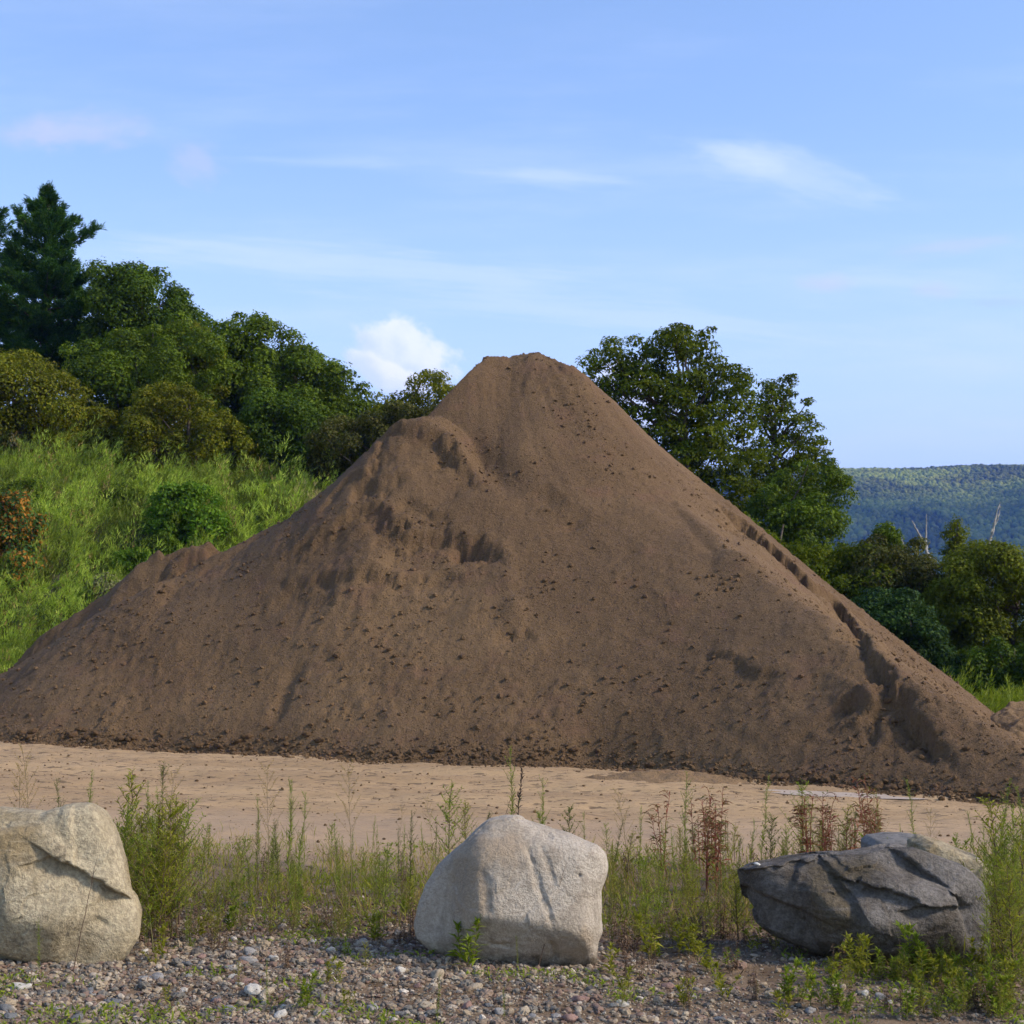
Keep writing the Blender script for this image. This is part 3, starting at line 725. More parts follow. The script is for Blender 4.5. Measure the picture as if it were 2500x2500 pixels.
def tree(name, label, outline, D, mat, seed, n_puff=60, rmax=1.1, leaf=.17, density=1.0, flat=.75, thick=None, group=None, cat='tree', trunk=True, gaps=0.0, category=None, base=None):
    r = np.random.default_rng(seed)
    leaf *= .84; rmax *= .8; n_puff = int(n_puff * 1.7)
    W = np.array([at(px, py, D) for px, py in outline]); P = W[:, [0, 2]]
    lo, hi = P.min(0), P.max(0); wid = hi[0] - lo[0]; thick = thick or wid * .42
    if base is None: bx = (lo[0] + hi[0]) / 2; bz = float(land_z(np.array([bx]), np.array([D]))[0])
    else: bx = at(base, 1500, D)[0]; bz = float(land_z(np.array([bx]), np.array([D]))[0])
    C, R = [], []
    tries = 0
    while len(C) < n_puff and tries < 60000:
        tries += 1
        q = r.uniform(lo, hi)
        if not in_poly(P, q[:1], q[1:])[0]: continue
        e = edge_dist(P, q[:1], q[1:])[0]
        if e < .1: continue
        rad = min(e * 1.15 + .08, rmax * r.uniform(.55, 1.1))
        if rad < rmax * .26: continue
        depth = thick * math.sqrt(max(0., 1 - (1 - min(1, e / (wid * .42))) ** 2))
        y = D + r.uniform(-1, 1) * max(depth, .3)
        c = np.array([q[0], y, q[1]])
        if C and gaps > 0:
            dd = np.linalg.norm((np.array(C) - c) * np.array([1, .35, 1.25]), axis=1)
            if dd.min() < gaps * rad: continue
        C.append(c); R.append(rad)
    C = np.array(C); R = np.array(R)
    area = (R ** 2).sum() * 4 * np.pi
    nl = int(min(95000, area / (leaf * leaf * .33) * .62 * density))
    V, Fq = foliage_on_puffs(C, R, nl, leaf, r, flat)
    root = empty(name, (bx, D, bz), label, category or cat, group)
    off = np.array([bx, D, bz])
    link('crown', mesh('crown', V - off, Fq, mat), root)
    # trunk with limbs
    H_ = hi[1] - bz; top = np.array([bx + r.normal() * .2, D, bz + H_ * .8]); b0 = off + np.array([0, 0, -.4])
    parts = [limb(b0, top, .018 * H_ + .05, .03, r, 0, 9)]
    for i in r.choice(len(C), min(len(C), 34), replace=False):
        zz = np.clip(C[i][2] - np.hypot(C[i][0] - bx, C[i][1] - D) * .9, bz + H_ * .18, bz + H_ * .78)
        a_ = b0 + (top - b0) * ((zz - b0[2]) / (top[2] - b0[2])); parts.append(limb(a_, C[i], .035 + .008 * H_ * .4, .012, r, .3))
    V, Fl = merge(parts)
    link('trunk', mesh('trunk', V - off, Fl, M['bark'], True), root)
    return root

g = lambda a, b, c: [(0, a), (.55, b), (1, c)]
G = lambda a, b, c: [(0, (0.045, 0.052, 0.01)), (.55, (0.078, 0.082, 0.016)), (1, (0.13, 0.11, 0.028))]
M['oak'] = mat_leaf('oak_leaves', g((0.046, 0.077, 0.006), (0.082, 0.122, 0.008), (0.139, 0.175, 0.013)), .25, .55)
M['oakd'] = mat_leaf('dark_oak_leaves', g((0.035, 0.065, 0.006), (0.063, 0.105, 0.008), (0.105, 0.145, 0.012)), .22, .6)
M['olive'] = mat_leaf('olive_leaves', g((0.072, 0.089, 0.007), (0.128, 0.137, 0.009), (0.208, 0.184, 0.015)), .28, .5)
M['brown'] = mat_leaf('turning_leaves', G((0.088, 0.074, 0.013), (0.149, 0.109, 0.020), (0.245, 0.155, 0.036)), .25, .5)
M['maple'] = mat_leaf('maple_leaves', g((0.043, 0.062, 0.004), (0.079, 0.105, 0.005), (0.139, 0.147, 0.007)), .35, .6)
M['bright'] = mat_leaf('bright_leaves', g((0.063, 0.129, 0.010), (0.107, 0.194, 0.014), (0.164, 0.247, 0.025)), .35, .9)
M['ydark'] = mat_leaf('blue_green_leaves', g((0.018, 0.043, 0.009), (0.032, 0.065, 0.013), (0.055, 0.092, 0.016)), .2, .7)
M['ygreen'] = mat_leaf('yellow_green_leaves', g((0.073, 0.093, 0.007), (0.124, 0.139, 0.010), (0.184, 0.191, 0.016)), .32, .5)
M['needle'] = mat_leaf('pine_needles', g((0.018, 0.053, 0.009), (0.034, 0.085, 0.012), (0.070, 0.131, 0.017)), .12, .7)

# tall white-pine-like conifer at the left edge
def pine(px, D, top, widths, label, seed):
    r = np.random.default_rng(seed); x0 = at(px, 1000, D)[0]; zt = at(px, top, D)[2]; zb = float(land_z(np.array([x0]), np.array([float(D)]))[0])
    hz = np.array([at(px, w[0], D)[2] for w in widths])[::-1]; hw = np.array([w[1] * D / F for w in widths])[::-1]
    Cs, Ds, bparts = [], [], []
    z = zb + 2.2
    while z < zt - .15:
        w = float(np.interp(z, hz, hw)); nb = r.integers(6, 10); a0 = r.uniform(0, 6.28)
        for i in range(nb):
            L = w * r.uniform(.6, 1.15); a = a0 + i * 6.283 / nb + r.normal() * .25
            t = np.linspace(0, 1, 9); d = np.array([math.cos(a), math.sin(a)])
            rise = (.30 * t ** 2 - .16 * t) * L * (1.0 if z < zt - 3 else 1.2) + t * L * np.interp(z, [zt - 4, zt], [.05, .9])
            p = np.stack([x0 + d[0] * L * t, D + d[1] * L * t, z + rise + r.normal() * .1], 1)
            bparts.append(tube(p, np.linspace(.02 + .012 * L, .008, 9), 4))
            m = int(20 + L * 34); tt = r.uniform(.08, 1, m) ** .8
            c = np.stack([np.interp(tt, t, p[:, k]) for k in range(3)], 1)
            side = np.stack([-d[1] * np.ones(m), d[0] * np.ones(m), np.zeros(m)], 1)
            s = r.uniform(-1, 1, m)[:, None]; c = c + side * s * (.04 + min(.1, .07 * L) + .28 * L * (1 - tt[:, None])) + r.normal(size=(m, 3)) * [.07, .07, .10]
            dirn = norm(np.stack([np.full(m, d[0]), np.full(m, d[1]), np.full(m, .55)], 1) + side * s * .8)
            Cs.append(c); Ds.append(dirn)
        z += r.uniform(.38, .75)
    C = np.concatenate(Cs); Dn = np.concatenate(Ds); k = 16; C = np.repeat(C, k, 0); Dn = np.repeat(Dn, k, 0)
    Dn = norm(Dn + r.normal(size=Dn.shape) * .5 + [0, 0, .12]); C = C + r.normal(size=C.shape) * .05
    V, Fq = leaves(C, Dn, r.normal(size=C.shape), r.uniform(.14, .28, len(C)), r.uniform(.03, .05, len(C)), .05)
    root = empty('pine_tree', (x0, D, zb), label, 'tree'); off = np.array([x0, D, zb])
    link('crown', mesh('crown', V - off, Fq, M['needle']), root)
    bparts.append(tube(np.array([[x0, D, zb - .5], [x0 + .05, D, zb + 5], [x0, D, zb + 10], [x0, D, zt]]), [.24, .19, .11, .03], 8))
    V, Fl = merge(bparts); link('trunk', mesh('trunk', V - off, Fl, M['bark'], True), root)
pine(105, 68, 452, [(452, 0), (478, 5), (500, 18), (530, 34), (560, 66), (600, 100), (640, 118), (700, 142), (760, 172), (860, 205), (1000, 150)],
     'tall dark pine standing above the other trees at the left edge', 5)
pine(-95, 72, 500, [(500, 8), (560, 70), (620, 110), (700, 140), (800, 150), (1000, 150)], 'dark pine cut off by the left frame edge beside the tall pine', 6)

tree('oak_tree', 'dark rounded oak directly right of the tall pine', [(205, 960), (205, 720), (235, 640), (262, 628), (300, 655), (345, 632), (395, 648), (430, 690), (465, 700), (462, 740), (500, 758), (515, 790), (512, 860), (480, 960)], 66, M['oakd'], 21, 90, .95, .17, 1.0, gaps=.35)
tree('oak_tree', 'broad dark green oak with a knobbly crown right of the rounded oak', [(505, 1130), (512, 880), (522, 792), (560, 795), (590, 770), (625, 752), (650, 765), (685, 790), (722, 795), (750, 828), (775, 862), (800, 880), (845, 895), (885, 925), (925, 950), (945, 1010), (935, 1130)], 62, M['oak'], 22, 130, .95, .17, 1.0, gaps=.35)
tree('small_tree', 'small thin topped tree just left of the pile summit under the white cloud', [(900, 1130), (905, 990), (935, 955), (965, 962), (1000, 935), (1030, 905), (1060, 900), (1090, 915), (1105, 945), (1125, 960), (1120, 1040), (1080, 1130)], 58, M['olive'], 23, 60, .55, .14, .6, gaps=.5)
tree('leafy_tree', 'olive green leafy tree below the tall pine at the left edge', [(-120, 1150), (-110, 870), (0, 840), (60, 855), (120, 870), (180, 925), (240, 960), (300, 1050), (320, 1150)], 55, M['olive'], 24, 70, .8, .13, 1.0, gaps=.3)
tree('leafy_tree', 'mid green leafy tree in front of the rounded oak', [(150, 1150), (165, 860), (230, 830), (320, 800), (400, 790), (460, 770), (520, 800), (560, 880), (565, 1000), (540, 1150)], 58, M['oak'], 25, 80, .85, .14, 1.0, gaps=.3)
tree('leafy_tree', 'olive leafy tree low between the brown leafy tree and the broad oak', [(290, 1180), (300, 1000), (360, 950), (430, 930), (500, 960), (560, 1010), (620, 1060), (640, 1180)], 54, M['olive'], 26, 70, .65, .12, 1.0, gaps=.3)
tree('leafy_tree', 'dark green leafy tree low in front of the broad oak', [(560, 1180), (580, 1000), (640, 950), (720, 960), (780, 1000), (820, 1080), (830, 1180)], 55, M['oakd'], 27, 70, .7, .13, 1.0, gaps=.3)
tree('leafy_tree', 'low brownish leafy tree hugging the left side of the pile summits', [(740, 1180), (760, 1060), (820, 1010), (900, 1000), (980, 985), (1060, 1000), (1110, 1030), (1110, 1180)], 53, M['brown'], 28, 70, .6, .12, 1.0, gaps=.3)
tree('leafy_tree', 'yellowish crown peeking between the rounded oak and the broad oak', [(395, 1000), (400, 800), (440, 770), (480, 780), (540, 830), (570, 900), (570, 1000)], 60, M['olive'], 29, 50, .6, .13, .9, gaps=.35)

tree('maple_tree', 'tall airy maple right behind the pile with sky showing through its crown', [(1385, 950), (1400, 885), (1440, 860), (1460, 825), (1500, 803), (1530, 800), (1565, 818), (1595, 812), (1640, 788), (1700, 792), (1745, 800), (1750, 850), (1775, 888), (1805, 880), (1840, 925), (1852, 1000), (1872, 1080), (1862, 1160), (1840, 1260), (1790, 1330), (1650, 1280), (1560, 1160), (1480, 1040)], 55, M['maple'], 31, 125, .72, .16, .85, .55, gaps=.8, thick=1.5, base=1650)
tree('maple_tree', 'thinner second maple to the right of the tall airy one', [(1830, 1180), (1845, 960), (1870, 910), (1905, 903), (1938, 918), (1940, 958), (1972, 968), (1985, 1015), (2012, 1060), (2027, 1100), (2018, 1150), (2000, 1230), (1980, 1330), (1820, 1330)], 58, M['maple'], 32, 80, .58, .15, .75, .55, gaps=.8, thick=1.1, base=1910)
tree('leafy_tree', 'bushy tree with small top leaning right below the thinner maple', [(1780, 1400), (1820, 1240), (1880, 1160), (1950, 1130), (2030, 1118), (2075, 1150), (2078, 1240), (2062, 1330), (2070, 1420), (1990, 1500), (1850, 1450)], 53, M['oak'], 33, 80, .6, .13, .95, gaps=.35)
tree('leafy_tree', 'green tree hugging the right slope of the pile under the maples', [(1560, 1180), (1650, 1170), (1800, 1250), (1900, 1320), (2000, 1340), (2090, 1330), (2170, 1380), (2190, 1500), (2140, 1620), (1980, 1500), (1800, 1380), (1640, 1280)], 50, M['maple'], 34, 110, .7, .13, 1.0, gaps=.3)
tree('leafy_tree', 'brownish tree below the far hill between green and yellow crowns', [(2060, 1520), (2080, 1350), (2140, 1300), (2200, 1330), (2240, 1310), (2290, 1340), (2330, 1400), (2330, 1560), (2180, 1580)], 49, M['brown'], 35, 80, .6, .12, 1.0, gaps=.3)
tree('leafy_tree', 'dark blue green bushy tree close behind the right slope of the pile', [(2060, 1500), (2120, 1440), (2190, 1430), (2250, 1470), (2300, 1540), (2340, 1640), (2400, 1720), (2300, 1740), (2180, 1640)], 45, M['ydark'], 36, 80, .55, .12, 1.0, gaps=.3)
tree('leafy_tree', 'yellow green rounded tree at the right below the far hill', [(2250, 1650), (2260, 1450), (2300, 1370), (2350, 1330), (2420, 1320), (2490, 1340), (2560, 1380), (2640, 1500), (2640, 1700), (2400, 1740)], 47, M['ygreen'], 37, 110, .7, .13, 1.0, gaps=.3)
tree('small_tree', 'thin pointed crown rising in front of the blue hill at the right', [(2300, 1400), (2305, 1300), (2318, 1265), (2335, 1250), (2350, 1275), (2362, 1300), (2358, 1400)], 50, M['ygreen'], 38, 36, .3, .11, .5, gaps=.5)
tree('small_tree', 'small green crown tip in front of the blue hill beside the maples', [(2120, 1400), (2135, 1290), (2160, 1262), (2180, 1280), (2200, 1310), (2210, 1400)], 51, M['oak'], 39, 36, .35, .11, .7, gaps=.4)
tree('leafy_tree', 'low dark tree at the right edge behind the tall weeds', [(2330, 1760), (2330, 1620), (2400, 1560), (2480, 1540), (2600, 1560), (2640, 1760)], 44, M['oakd'], 40, 70, .55, .12, 1.0, gaps=.3)

def snag(label, pts_list, D, rad):
    base = at(*pts_list[0][0], D); bz = float(land_z(base[0:1], base[1:2])[0]); off = np.array([base[0], D, bz])
    parts = []
    for k, pl in enumerate(pts_list):
        p = np.array([at(px, py, D) for px, py in pl])
        if k == 0: p = np.concatenate([[[p[0, 0] - .1, D, bz]], p])
        t = np.linspace(0, 1, len(p)); tt = np.linspace(0, 1, len(p) * 3)
        q = np.stack([np.interp(tt, t, p[:, i]) for i in range(3)], 1); q[1:-1] += np.random.default_rng(k).normal(size=q[1:-1].shape) * .012
        parts.append(tube(q, np.linspace(rad * (1 if k == 0 else .6), .01, len(q)), 6))
    V, Fl = merge(parts); root = empty('dead_tree', off, label, 'dead tree')
    link('trunk', mesh('trunk', V - off, Fl, M['deadwood'], True), root)
snag('bare forked dead tree rising before the blue hill', [[(2272, 1362), (2258, 1335), (2245, 1305), (2232, 1285), (2226, 1270)], [(2262, 1340), (2261, 1300), (2262, 1255)]], 53, .07)
snag('bare dead trunk with twin tips left of the right frame edge', [[(2414, 1340), (2418, 1315), (2428, 1280), (2436, 1240), (2444, 1225)], [(2420, 1300), (2436, 1268), (2443, 1235)]], 53, .07)
snag('short dead stub showing left of the forked dead tree', [[(2210, 1345), (2204, 1330), (2198, 1305)]], 53, .05)

# ------------------------------------------------------------------ shrubs and tall plants on the bank
def shrub(label, px, py, rx, ry, D, mat, seed, n=34, rmax=.45, leaf=.12, dens=1.0, gaps=.35):
    a = np.linspace(0, 2 * np.pi, 16, endpoint=False); r = np.random.default_rng(seed)
    for D in np.arange(38.0, 56, .2):
        w = at(px, py + ry * .75, D)
        if bank_z(w[0:1], w[1:2])[0] >= w[2]: break
    D = float(D) - .3
    o = [(px + rx * math.cos(q) * r.uniform(.85, 1.1), py - ry * math.sin(q) * r.uniform(.85, 1.12)) for q in a]
    tree('shrub', label, o, D, mat, seed, n, rmax, leaf, dens, .8, gaps=gaps, cat='shrub')
M['orange'] = mat_leaf('orange_green_leaves', [(0, (0.049, 0.102, 0.030)), (.55, (0.078, 0.143, 0.030)), (.62, (0.292, 0.122, 0.020)), (1, (0.370, 0.173, 0.030))], .3, 1.2)
M['pale'] = mat_leaf('pale_flower_heads', g((0.20, 0.20, 0.09), (0.30, 0.28, 0.14), (0.12, 0.16, 0.05)), .3, 1.5)
shrub('dark green leafy shrub on the grassy bank above the left shoulder of the pile', 455, 1270, 105, 95, 42.5, M['bright'], 51, 60, .42, .14)
shrub('rounded green shrub on the bank touching the upper left slope of the pile', 745, 1165, 75, 60, 45, M['bright'], 52, 40, .4, .11)
shrub('shrub with orange turning leaves at the left frame edge', 35, 1320, 85, 120, 41, M['orange'], 53, 55, .4, .14, .9)
shrub('pale seed headed shrub low on the bank at the left end of the pile', 258, 1440, 50, 42, 39.5, M['pale'], 54, 30, .26, .09, .8, .5)
shrub('low bright green shrub at the foot of the bank left of the pile', 330, 1385, 60, 50, 40.5, M['bright'], 55, 30, .3, .1)
shrub('green shrub hugging the top edge of the bank in the middle', 560, 1150, 60, 40, 49, M['bright'], 56, 30, .35, .11)

shrub('mid green shrub at the far left of the bank above the orange leaved shrub', 60, 1215, 70, 50, 45, M['oak'], 57, 30, .38, .12)
shrub('dark round shrub halfway up the bank left of the big leafy shrub', 300, 1215, 55, 42, 46, M['oak'], 58, 26, .34, .11)
shrub('dark green shrub low on the bank beside the left slope of the pile', 395, 1360, 60, 55, 41, M['oakd'], 59, 30, .34, .11)
shrub('small olive shrub near the crest of the bank left of the reeds', 655, 1150, 45, 30, 49, M['olive'], 60, 20, .28, .1)
def plume_field(name, label, pts, hgt, per, cols, seed, lean=.18, wid=.16, blade=.24, cat='tall grass', out=None):
    """feathery plants: every plume is a bundle of fine upward blades"""
    r = np.random.default_rng(seed); n = len(pts); h = hgt * r.uniform(.65, 1.2, n)
    k = np.repeat(np.arange(n), per); t = r.uniform(.02, 1, len(k)) ** .75; ang = r.uniform(0, 6.283, len(k))
    spread = wid * h[k] * (np.sin(np.pi * np.clip(t * .85 + .12, 0, 1)) ** .8) * r.random(len(k)) ** .5 * 1.5
    ln = lean * h[k] * t ** 1.6
    C = pts[k] + np.stack([np.cos(ang) * spread + ln, np.sin(ang) * spread, h[k] * t], 1)
    if out is not None: C[:, :2] += out[k] * (t ** 1.3)[:, None]
    d = np.stack([np.cos(ang) * .45 + .25, np.sin(ang) * .45, np.full(len(k), 1.)], 1) + r.normal(size=(len(k), 3)) * .2
    if out is not None: d[:, :2] += out[k] * .9
    V, Fq = blades(C, norm(d) * (blade * r.uniform(.5, 1.3, len(k)))[:, None], r.uniform(.018, .034, len(k)), r.normal(size=(len(k), 3)))
    o = link(name, mesh(name, V, Fq, cols), kind='stuff', label=label, category=cat)
M['feather'] = mat_leaf('feathery_green', g((0.170, 0.241, 0.030), (0.287, 0.365, 0.056), (0.455, 0.500, 0.099)), .4, .8, .7, .55)
r = np.random.default_rng(61)
def bush_clusters(n, xlo, xhi, ylo, yhi, zf, r, per=15, spread=.7, hlo=.9, hhi=2.6):
    pts, hs, ln = [], [], []; cen = []
    tries = 0
    while len(cen) < n and tries < 20000:
        tries += 1; c = np.array([r.uniform(xlo, xhi), r.uniform(ylo, yhi)])
        if cen and np.min(np.hypot(*(np.array(cen) - c).T)) < .74: continue
        cen.append(c); hc = r.uniform(hlo, hhi)
        for k in range(per):
            o = r.normal(size=2) * spread * .5 * hc; pts.append(c + o); hs.append(hc * max(.35, 1 - .45 * np.hypot(*o) / spread) * r.uniform(.8, 1.15)); ln.append(o * .9)
    P = np.array(pts); return np.c_[P, zf(P[:, 0], P[:, 1]) - .05], np.array(hs), np.array(ln)
P, hs, ln = bush_clusters(300, -17.5, 1.0, 39.0, 55, bank_z, r)
plume_field('tall_grass', 'bright feathery tall growth covering the bank left of the pile', P, hs, 84, M['feather'], 63, .10, .14, .17, out=ln)
cand = np.stack([r.uniform(-18, 1.2, 3600), r.uniform(38.6, 55, 3600)], 1)
cd2 = cand[::9]
plume_field('dead_stalks', 'dry brown stalks standing between the feathery bushes on the bank', np.c_[cd2, bank_z(cd2[:, 0], cd2[:, 1])], 1.25, 26, M['w_tan'], 68, .1, .12, .16, 'dead stalks')
plume_field('low_grass', 'darker low growth between the feathery bushes on the bank', np.c_[cand, bank_z(cand[:, 0], cand[:, 1])], .55, 34, M['w_dark'], 67, .1, .3, .2)
P, hs, ln = bush_clusters(34, 9.8, 14.8, 36.5, 43.5, ground_z, r, hlo=.8, hhi=1.7)
plume_field('tall_weeds', 'feathery weeds behind the right foot of the pile', P, hs, 80, M['w_green'], 64, .10, .12, .17, out=ln)
M['reed'] = mat_leaf('tan_seed_heads', g((0.286, 0.228, 0.100), (0.390, 0.324, 0.140), (0.208, 0.216, 0.070)), .3, 2)
q = np.array([at(px, 1140, 49.5 + r.uniform(-.6, .6)) for px in r.uniform(700, 880, 46)]); q[:, 2] = bank_z(q[:, 0], q[:, 1])
plume_field('reed_grass', 'tan seeded reeds along the crest of the bank beside the pile', q, 1.5, 70, M['reed'], 65, .12, .05, .16, 'reeds')
# pale stone on the bank crest and rubble
V, Fc = rocks(np.zeros((1, 3)), [.36], (I2, F2), .55, .12, 66)
p = at(822, 1140, 46.8); p[2] = float(bank_z(p[0:1], p[1:2])[0]) + .25
link('pale_stone', mesh('pale_stone', V, Fc, mat_stone('pale_stone', (.5, .47, .43), (.6, .57, .53), (.35, .32, .28))), loc=p, label='pale stone on the bank crest against the pile edge', category='stone')


# ------------------------------------------------------------------ boulders
Bi, Bf = ico(6)
def boulder(name, label, outline, D, depth, planes, mat, seed, p=13., n=2.6, relief=.012, facet=0.0, nf=60, chips=0, dents=(), label_cat='boulder', rot=0):
    W = np.array([at(px, py, D) for px, py in outline]); P = W[:, [0, 2]]; c = (P.min(0) + P.max(0)) / 2; c3 = np.array([c[0], D, c[1]])
    Q = P - c; ang = np.arctan2(Q[:, 1], Q[:, 0])
    # dense polar radius of the outline
    A = np.linspace(-np.pi, np.pi, 721); Rr = np.zeros(721)
    for i, a_ in enumerate(A):
        d = np.array([np.cos(a_), np.sin(a_)]); best = 0
        for k in range(len(Q)):
            a0, a1 = Q[k], Q[(k + 1) % len(Q)]; e = a1 - a0; den = d[0] * e[1] - d[1] * e[0]
            if abs(den) < 1e-9: continue
            t = (a0[0] * e[1] - a0[1] * e[0]) / den; u = (a0[0] * d[1] - a0[1] * d[0]) / den
            if t > 0 and -1e-6 <= u <= 1 + 1e-6: best = max(best, t)
        Rr[i] = best
    k5 = np.ones(7) / 7; Rr[3:-3] = np.convolve(Rr, k5, 'valid')
    B = Bi; rho = np.hypot(B[:, 0], B[:, 2]); R = np.interp(np.arctan2(B[:, 2], B[:, 0]), A, Rr)
    inv = ((rho / R) ** n + (np.abs(B[:, 1]) / depth) ** n) ** (1 / n)
    acc = inv ** p
    for (nx, ny, nz, dd) in planes:
        N = norm(np.array([nx, ny, nz], float)); q = np.clip(B @ N, 0, None) / dd; acc = acc + q ** p
    r_ = acc ** (-1 / p); size = float(Rr.mean()); rr = np.random.default_rng(seed)
    if chips:
        pc = 30; a2 = r_ ** -pc
        for k in range(chips):
            i = rr.integers(len(B))
            if B[i, 1] > -.5: continue
            N = norm(B[i] + rr.normal(size=3) * .28); dd = (B[i] @ N) * r_[i] * rr.uniform(.93, .99)
            q = np.clip(B @ N, 0, None) / max(dd, .12); a2 = a2 + q ** pc
        r_ = a2 ** (-1 / pc)
    ws = sstep(.42, .08, np.abs(B[:, 1])); r_ = r_ * (1 - ws) + np.minimum(1 / inv, r_ * 1.35) * ws * 1.01
    V = B * r_[:, None]
    if facet:
        cen = norm(rr.normal(size=(nf, 3))) * size; gr = rr.normal(size=(nf, 3)); best = np.full(len(V), 1e9); idx = np.zeros(len(V), int)
        wv = V + .10 * size * np.stack([fbm(V[:, 0] * 4 + s_, V[:, 1] * 4, V[:, 2] * 4, oct=3, seed=seed + s_) for s_ in (1, 2, 3)], 1)
        for k in range(nf):
            d = ((wv - cen[k]) ** 2).sum(1); m = d < best; best[m] = d[m]; idx[m] = k
        tilt = ((wv - cen[idx]) * gr[idx]).sum(1); V = V + norm(V) * (facet * np.clip(tilt, -size * .8, size * .8))[:, None]
    s = 1 / size
    nz = relief * size * 2.2 * fbm(V[:, 0] * 2.2 * s, V[:, 1] * 2.2 * s, V[:, 2] * 2.2 * s, oct=4, seed=seed)
    rd = -np.abs(fbm(V[:, 0] * 3 * s + 5, V[:, 1] * 3 * s, V[:, 2] * 3 * s, oct=4, seed=seed + 3)); nz = nz + relief * size * .8 * rd
    nz = nz + relief * size * .35 * fbm(V[:, 0] * 14 * s, V[:, 1] * 14 * s, V[:, 2] * 14 * s, oct=3, seed=seed + 5)
    V = V + norm(V) * nz[:, None]
    # dents and steps given in photo positions: (px,py)-(px,py), width m, depth m
    for (a_, b_, w, dp) in dents:
        a3 = at(*a_, D - depth)[[0, 2]] - c; b3 = at(*b_, D - depth)[[0, 2]] - c; ab = b3 - a3
        t = np.clip(((V[:, 0] - a3[0]) * ab[0] + (V[:, 2] - a3[1]) * ab[1]) / (ab @ ab), 0, 1)
        dx = V[:, 0] - a3[0] - t * ab[0]; dz = V[:, 2] - a3[1] - t * ab[1]
        sgn = ab[0] * dz - ab[1] * dx; d = np.hypot(dx, dz) + .012 * fbm(V[:, 0] * 14, V[:, 2] * 14, oct=3, seed=9)
        if w > 0: k = np.exp(-(d / w) ** 2)
        else: k = np.where(sgn < 0, np.exp(-(d / (-w * 3.2)) ** 2), np.exp(-(d / (-w * .35)) ** 2))   # step: cut below, sharp above
        V[:, 1] += k * dp * (V[:, 1] < .1)
    o = link(name, mesh(name, V, Bf, mat, True), loc=c3, label=label, category=label_cat); return o
M['granite'] = mat_stone('pale_granite', (0.41, 0.335, 0.25), (0.52, 0.44, 0.345), (0.24, 0.19, 0.14), (0.36, 0.265, 0.17), stain_shade=-.345, bs=1.0, grain=55)
M['tanrock'] = mat_stone('tan_gneiss', (0.32, 0.25, 0.145), (0.50, 0.41, 0.265), (0.13, 0.10, 0.065), (0.28, 0.195, 0.09), bs=1.0, strata=.5)
M['slate'] = mat_stone('dark_slate', (0.088, 0.068, 0.048), (0.20, 0.175, 0.15), (0.035, 0.027, 0.019), (0.12, 0.088, 0.045), bs=1.2, rough=.8, strata=.45)
M['greyrock'] = mat_stone('grey_stone', (0.16, 0.145, 0.13), (0.22, 0.20, 0.18), (0.10, 0.09, 0.075))

o_mid = [(1014, 2256), (1026, 2212), (1043, 2159), (1070, 2115), (1096, 2089), (1131, 2058), (1167, 2023), (1193, 2005), (1228, 1996), (1264, 1996), (1290, 2007), (1316, 2016), (1356, 2029), (1396, 2040), (1426, 2054), (1457, 2065), (1475, 2084), (1482, 2115), (1475, 2146), (1464, 2172), (1466, 2234), (1468, 2269), (1457, 2296), (1452, 2344), (1435, 2366), (1369, 2378), (1290, 2378), (1202, 2376), (1158, 2362), (1096, 2335), (1039, 2309), (1017, 2287)]
boulder('boulder', 'pale grey rounded boulder in the middle between the other two', o_mid, 9.75, .46,
        [(.16, -.96, .22, .33), (-.68, -.70, .14, .39), (.05, -.55, .83, .42), (.8, -.5, .1, .52), (-.45, -.6, -.55, .42)], M['granite'], 101, relief=.008, facet=.014, nf=34, chips=14,
        dents=[((1290, 2090), (1345, 2255), .022, .016), ((1325, 2085), (1352, 2160), .016, .011), ((1180, 2140), (1190, 2230), .03, .014), ((1330, 2052), (1345, 2060), .015, .02),
               ((1350, 2320), (1358, 2360), .02, .03), ((1200, 2322), (1245, 2326), .012, .02), ((1418, 2150), (1420, 2154), .008, .02)])
o_left = [(-150, 2344), (-190, 2200), (-160, 2050), (-80, 1990), (0, 1974), (48, 1979), (110, 1985), (132, 1974), (176, 1966), (216, 1966), (238, 1977), (255, 2001), (273, 2036), (288, 2076), (301, 2124), (308, 2172), (328, 2225), (330, 2291), (315, 2318), (304, 2353), (264, 2385), (211, 2396), (167, 2392), (88, 2376), (0, 2362)]
boulder('boulder', 'large tan angular boulder cut off by the left frame edge', o_left, 9.6, .55,
        [(-.50, -.86, .10, .33), (.62, -.58, .53, .42), (-.18, -.84, -.50, .385), (.0, -.25, .97, .44), (.75, -.3, -.55, .5)], M['tanrock'], 102, p=24, relief=.006, facet=.02, nf=24, chips=24,
        dents=[((120, 2135), (335, 2290), -.05, .085), ((118, 1990), (135, 2110), -.025, -.02), ((40, 2125), (85, 2115), -.02, .02), ((262, 2090), (290, 2170), .025, .03), ((190, 2275), (220, 2300), .015, .015)])
o_right = [(1802, 2137), (1815, 2124), (1844, 2115), (1923, 2100), (1993, 2089), (2090, 2084), (2169, 2073), (2231, 2068), (2266, 2080), (2310, 2098), (2354, 2120), (2380, 2150), (2403, 2190), (2410, 2243), (2412, 2300), (2400, 2345), (2332, 2356), (2222, 2366), (2112, 2370), (2046, 2358), (2002, 2325), (1936, 2300), (1892, 2282), (1857, 2252), (1835, 2208), (1808, 2185)]
